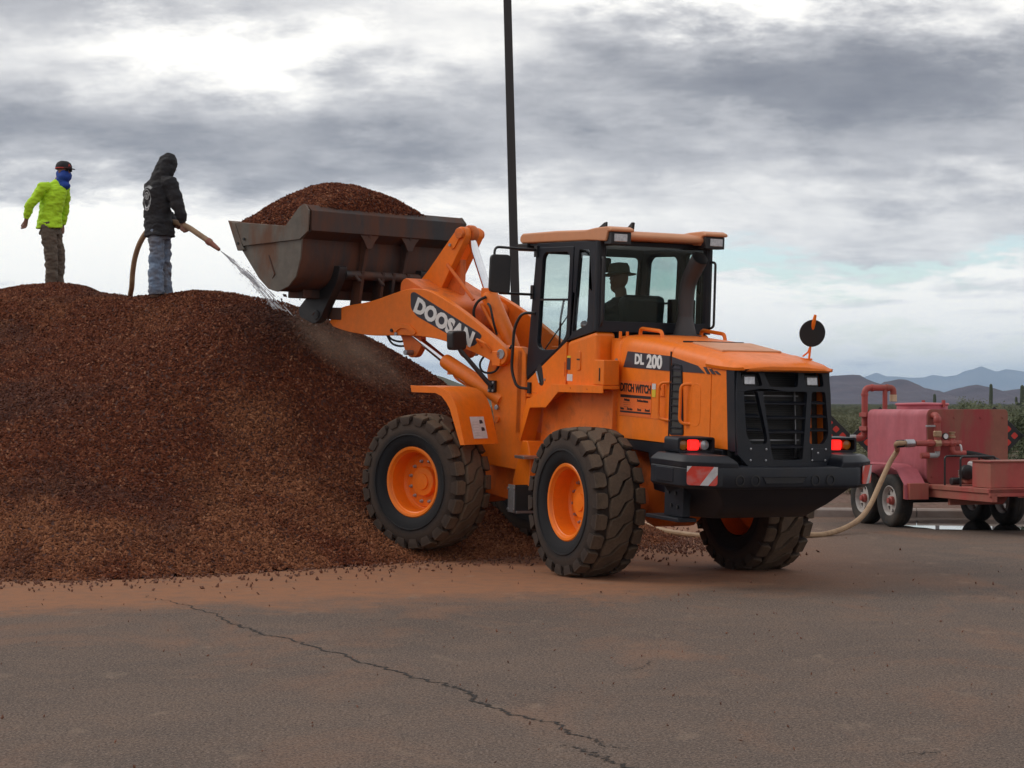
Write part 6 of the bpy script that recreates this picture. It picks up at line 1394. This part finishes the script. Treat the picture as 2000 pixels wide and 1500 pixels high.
def oval(rx, ry, th, cy, n=40, a0=0, a1=2 * PI):
    V = []; F = []
    for k in range(n + 1):
        a = a0 + (a1 - a0) * k / n; V += [(rx * math.cos(a), cy + ry * math.sin(a), 0), ((rx - th) * math.cos(a), cy + (ry - th) * math.sin(a), 0)]
    for k in range(n): F.append((2 * k, 2 * k + 1, 2 * k + 3, 2 * k + 2))
    V, F = on_back(V, F, bm_); pr.add(V, F)
oval(.078, .125, .007, -.03); oval(.045, .045, .010, .015); oval(.02, .02, .010, .012); oval(.060, .100, .006, -.03, 24, PI * 1.05, PI * 1.95); oval(.06, .06, .012, -.08, 16, PI * 1.15, PI * 1.85); oval(.075, .12, .02, -.05, 16, PI * 1.3, PI * 1.7)
for q in (-.045, -.03, .03, .045): oval(.006, .025, .005, -.06 + abs(q) * .3, 8) if False else None
pr.obj('jacket_print', make_mat('grey_print', (.50, .51, .52), .8), w2, 0, 0)
# -- loader operator, seated in the cab
op = empty('person'); op.matrix_world = MR @ Matrix.Translation((.80, .12, 2.13)) @ Matrix.Scale(1.10, 4); tag(op, 'operator in wide brimmed hat seated inside the loader cab', 'person')
b = MB()
torso(b, [((0, 0, .0), .13, .18, 0), ((0, 0, .2), .125, .175, 0), ((0, 0, .4), .13, .20, 0), ((.02, 0, .52), .10, .18, 0), ((.03, 0, .58), .06, .07, 0)])
b.tube([(.03, 0, .55), (.05, 0, .68)], [.06, .055], 12); hm3 = head(b, (.06, .02, .76), (1, .25, -.1))
for s in (1, -1):
    b.tube([(.0, s * .10, .05), (.25, s * .14, .08), (.45, s * .15, .06), (.50, s * .15, -.12), (.54, s * .15, -.30)], [.09, .085, .07, .062, .05], 14)
    b.tube([(.0, s * .20, .50), (.05, s * .26, .34), (.12, s * .27, .22), (.30, s * .20, .25), (.42, s * .15, .30)], [.065, .058, .05, .045, .032], 12)
    hand(b, (.42, s * .15, .30), (.9, -s * .2, .1), (0, s, 0), .9)
put('body', bake(b, .0095, 3), M['skin'], op)
b = MB(); torso(b, [((0, 0, .0), .16, .21, 0), ((0, 0, .2), .155, .205, 0), ((0, 0, .4), .16, .235, 0), ((.02, 0, .52), .12, .20, 0), ((.03, 0, .60), .075, .08, 0)])
for s in (1, -1): b.tube([(.0, s * .20, .50), (.05, s * .26, .34), (.12, s * .27, .22), (.28, s * .205, .245), (.38, s * .165, .285)], [.09, .08, .068, .06, .045], 12)
put('shirt', bake(b, .013, 4, .008), M['hoodie'], op)
b = MB()
for s in (1, -1): b.tube([(.0, s * .10, .05), (.25, s * .14, .08), (.45, s * .15, .06), (.50, s * .15, -.12), (.54, s * .15, -.26)], [.11, .10, .085, .075, .07], 14)
put('trousers', bake(b, .014, 3, .008), M['jeans'], op)
MB(hm3).lathe([(.165, .045), (.17, .050), (.12, .062), (.105, .07), (.102, .12), (.085, .155), (.03, .165), (0, .16)], (-.01, 0, 0), (0, 0, 1), 28).obj('sun_hat', make_mat('tan_sun_hat', (.16, .13, .09), .9), op, 0, 50)

# ------------------------------------------------------------------ air
hz = MB().box(-9000, 9000, -600, 18500, -1.2, 315).obj('haze', None if False else M['black'], None, 0, 0)
hz.data.materials.clear()
hm_ = bpy.data.materials.new('pale_haze'); hm_.use_nodes = True; t = NT(hm_.node_tree); t.n.clear()
pv = t.new('ShaderNodeVolumePrincipled'); pv.inputs['Color'].default_value = (.47, .70, 1.0, 1); pv.inputs['Density'].default_value = .000082; pv.inputs['Anisotropy'].default_value = .2
o = t.new('ShaderNodeOutputMaterial'); t.l.new(pv.outputs[0], o.inputs['Volume']); hz.data.materials.append(hm_)
tag(hz, 'thin pale blue haze in the desert air', 'haze', kind='stuff')
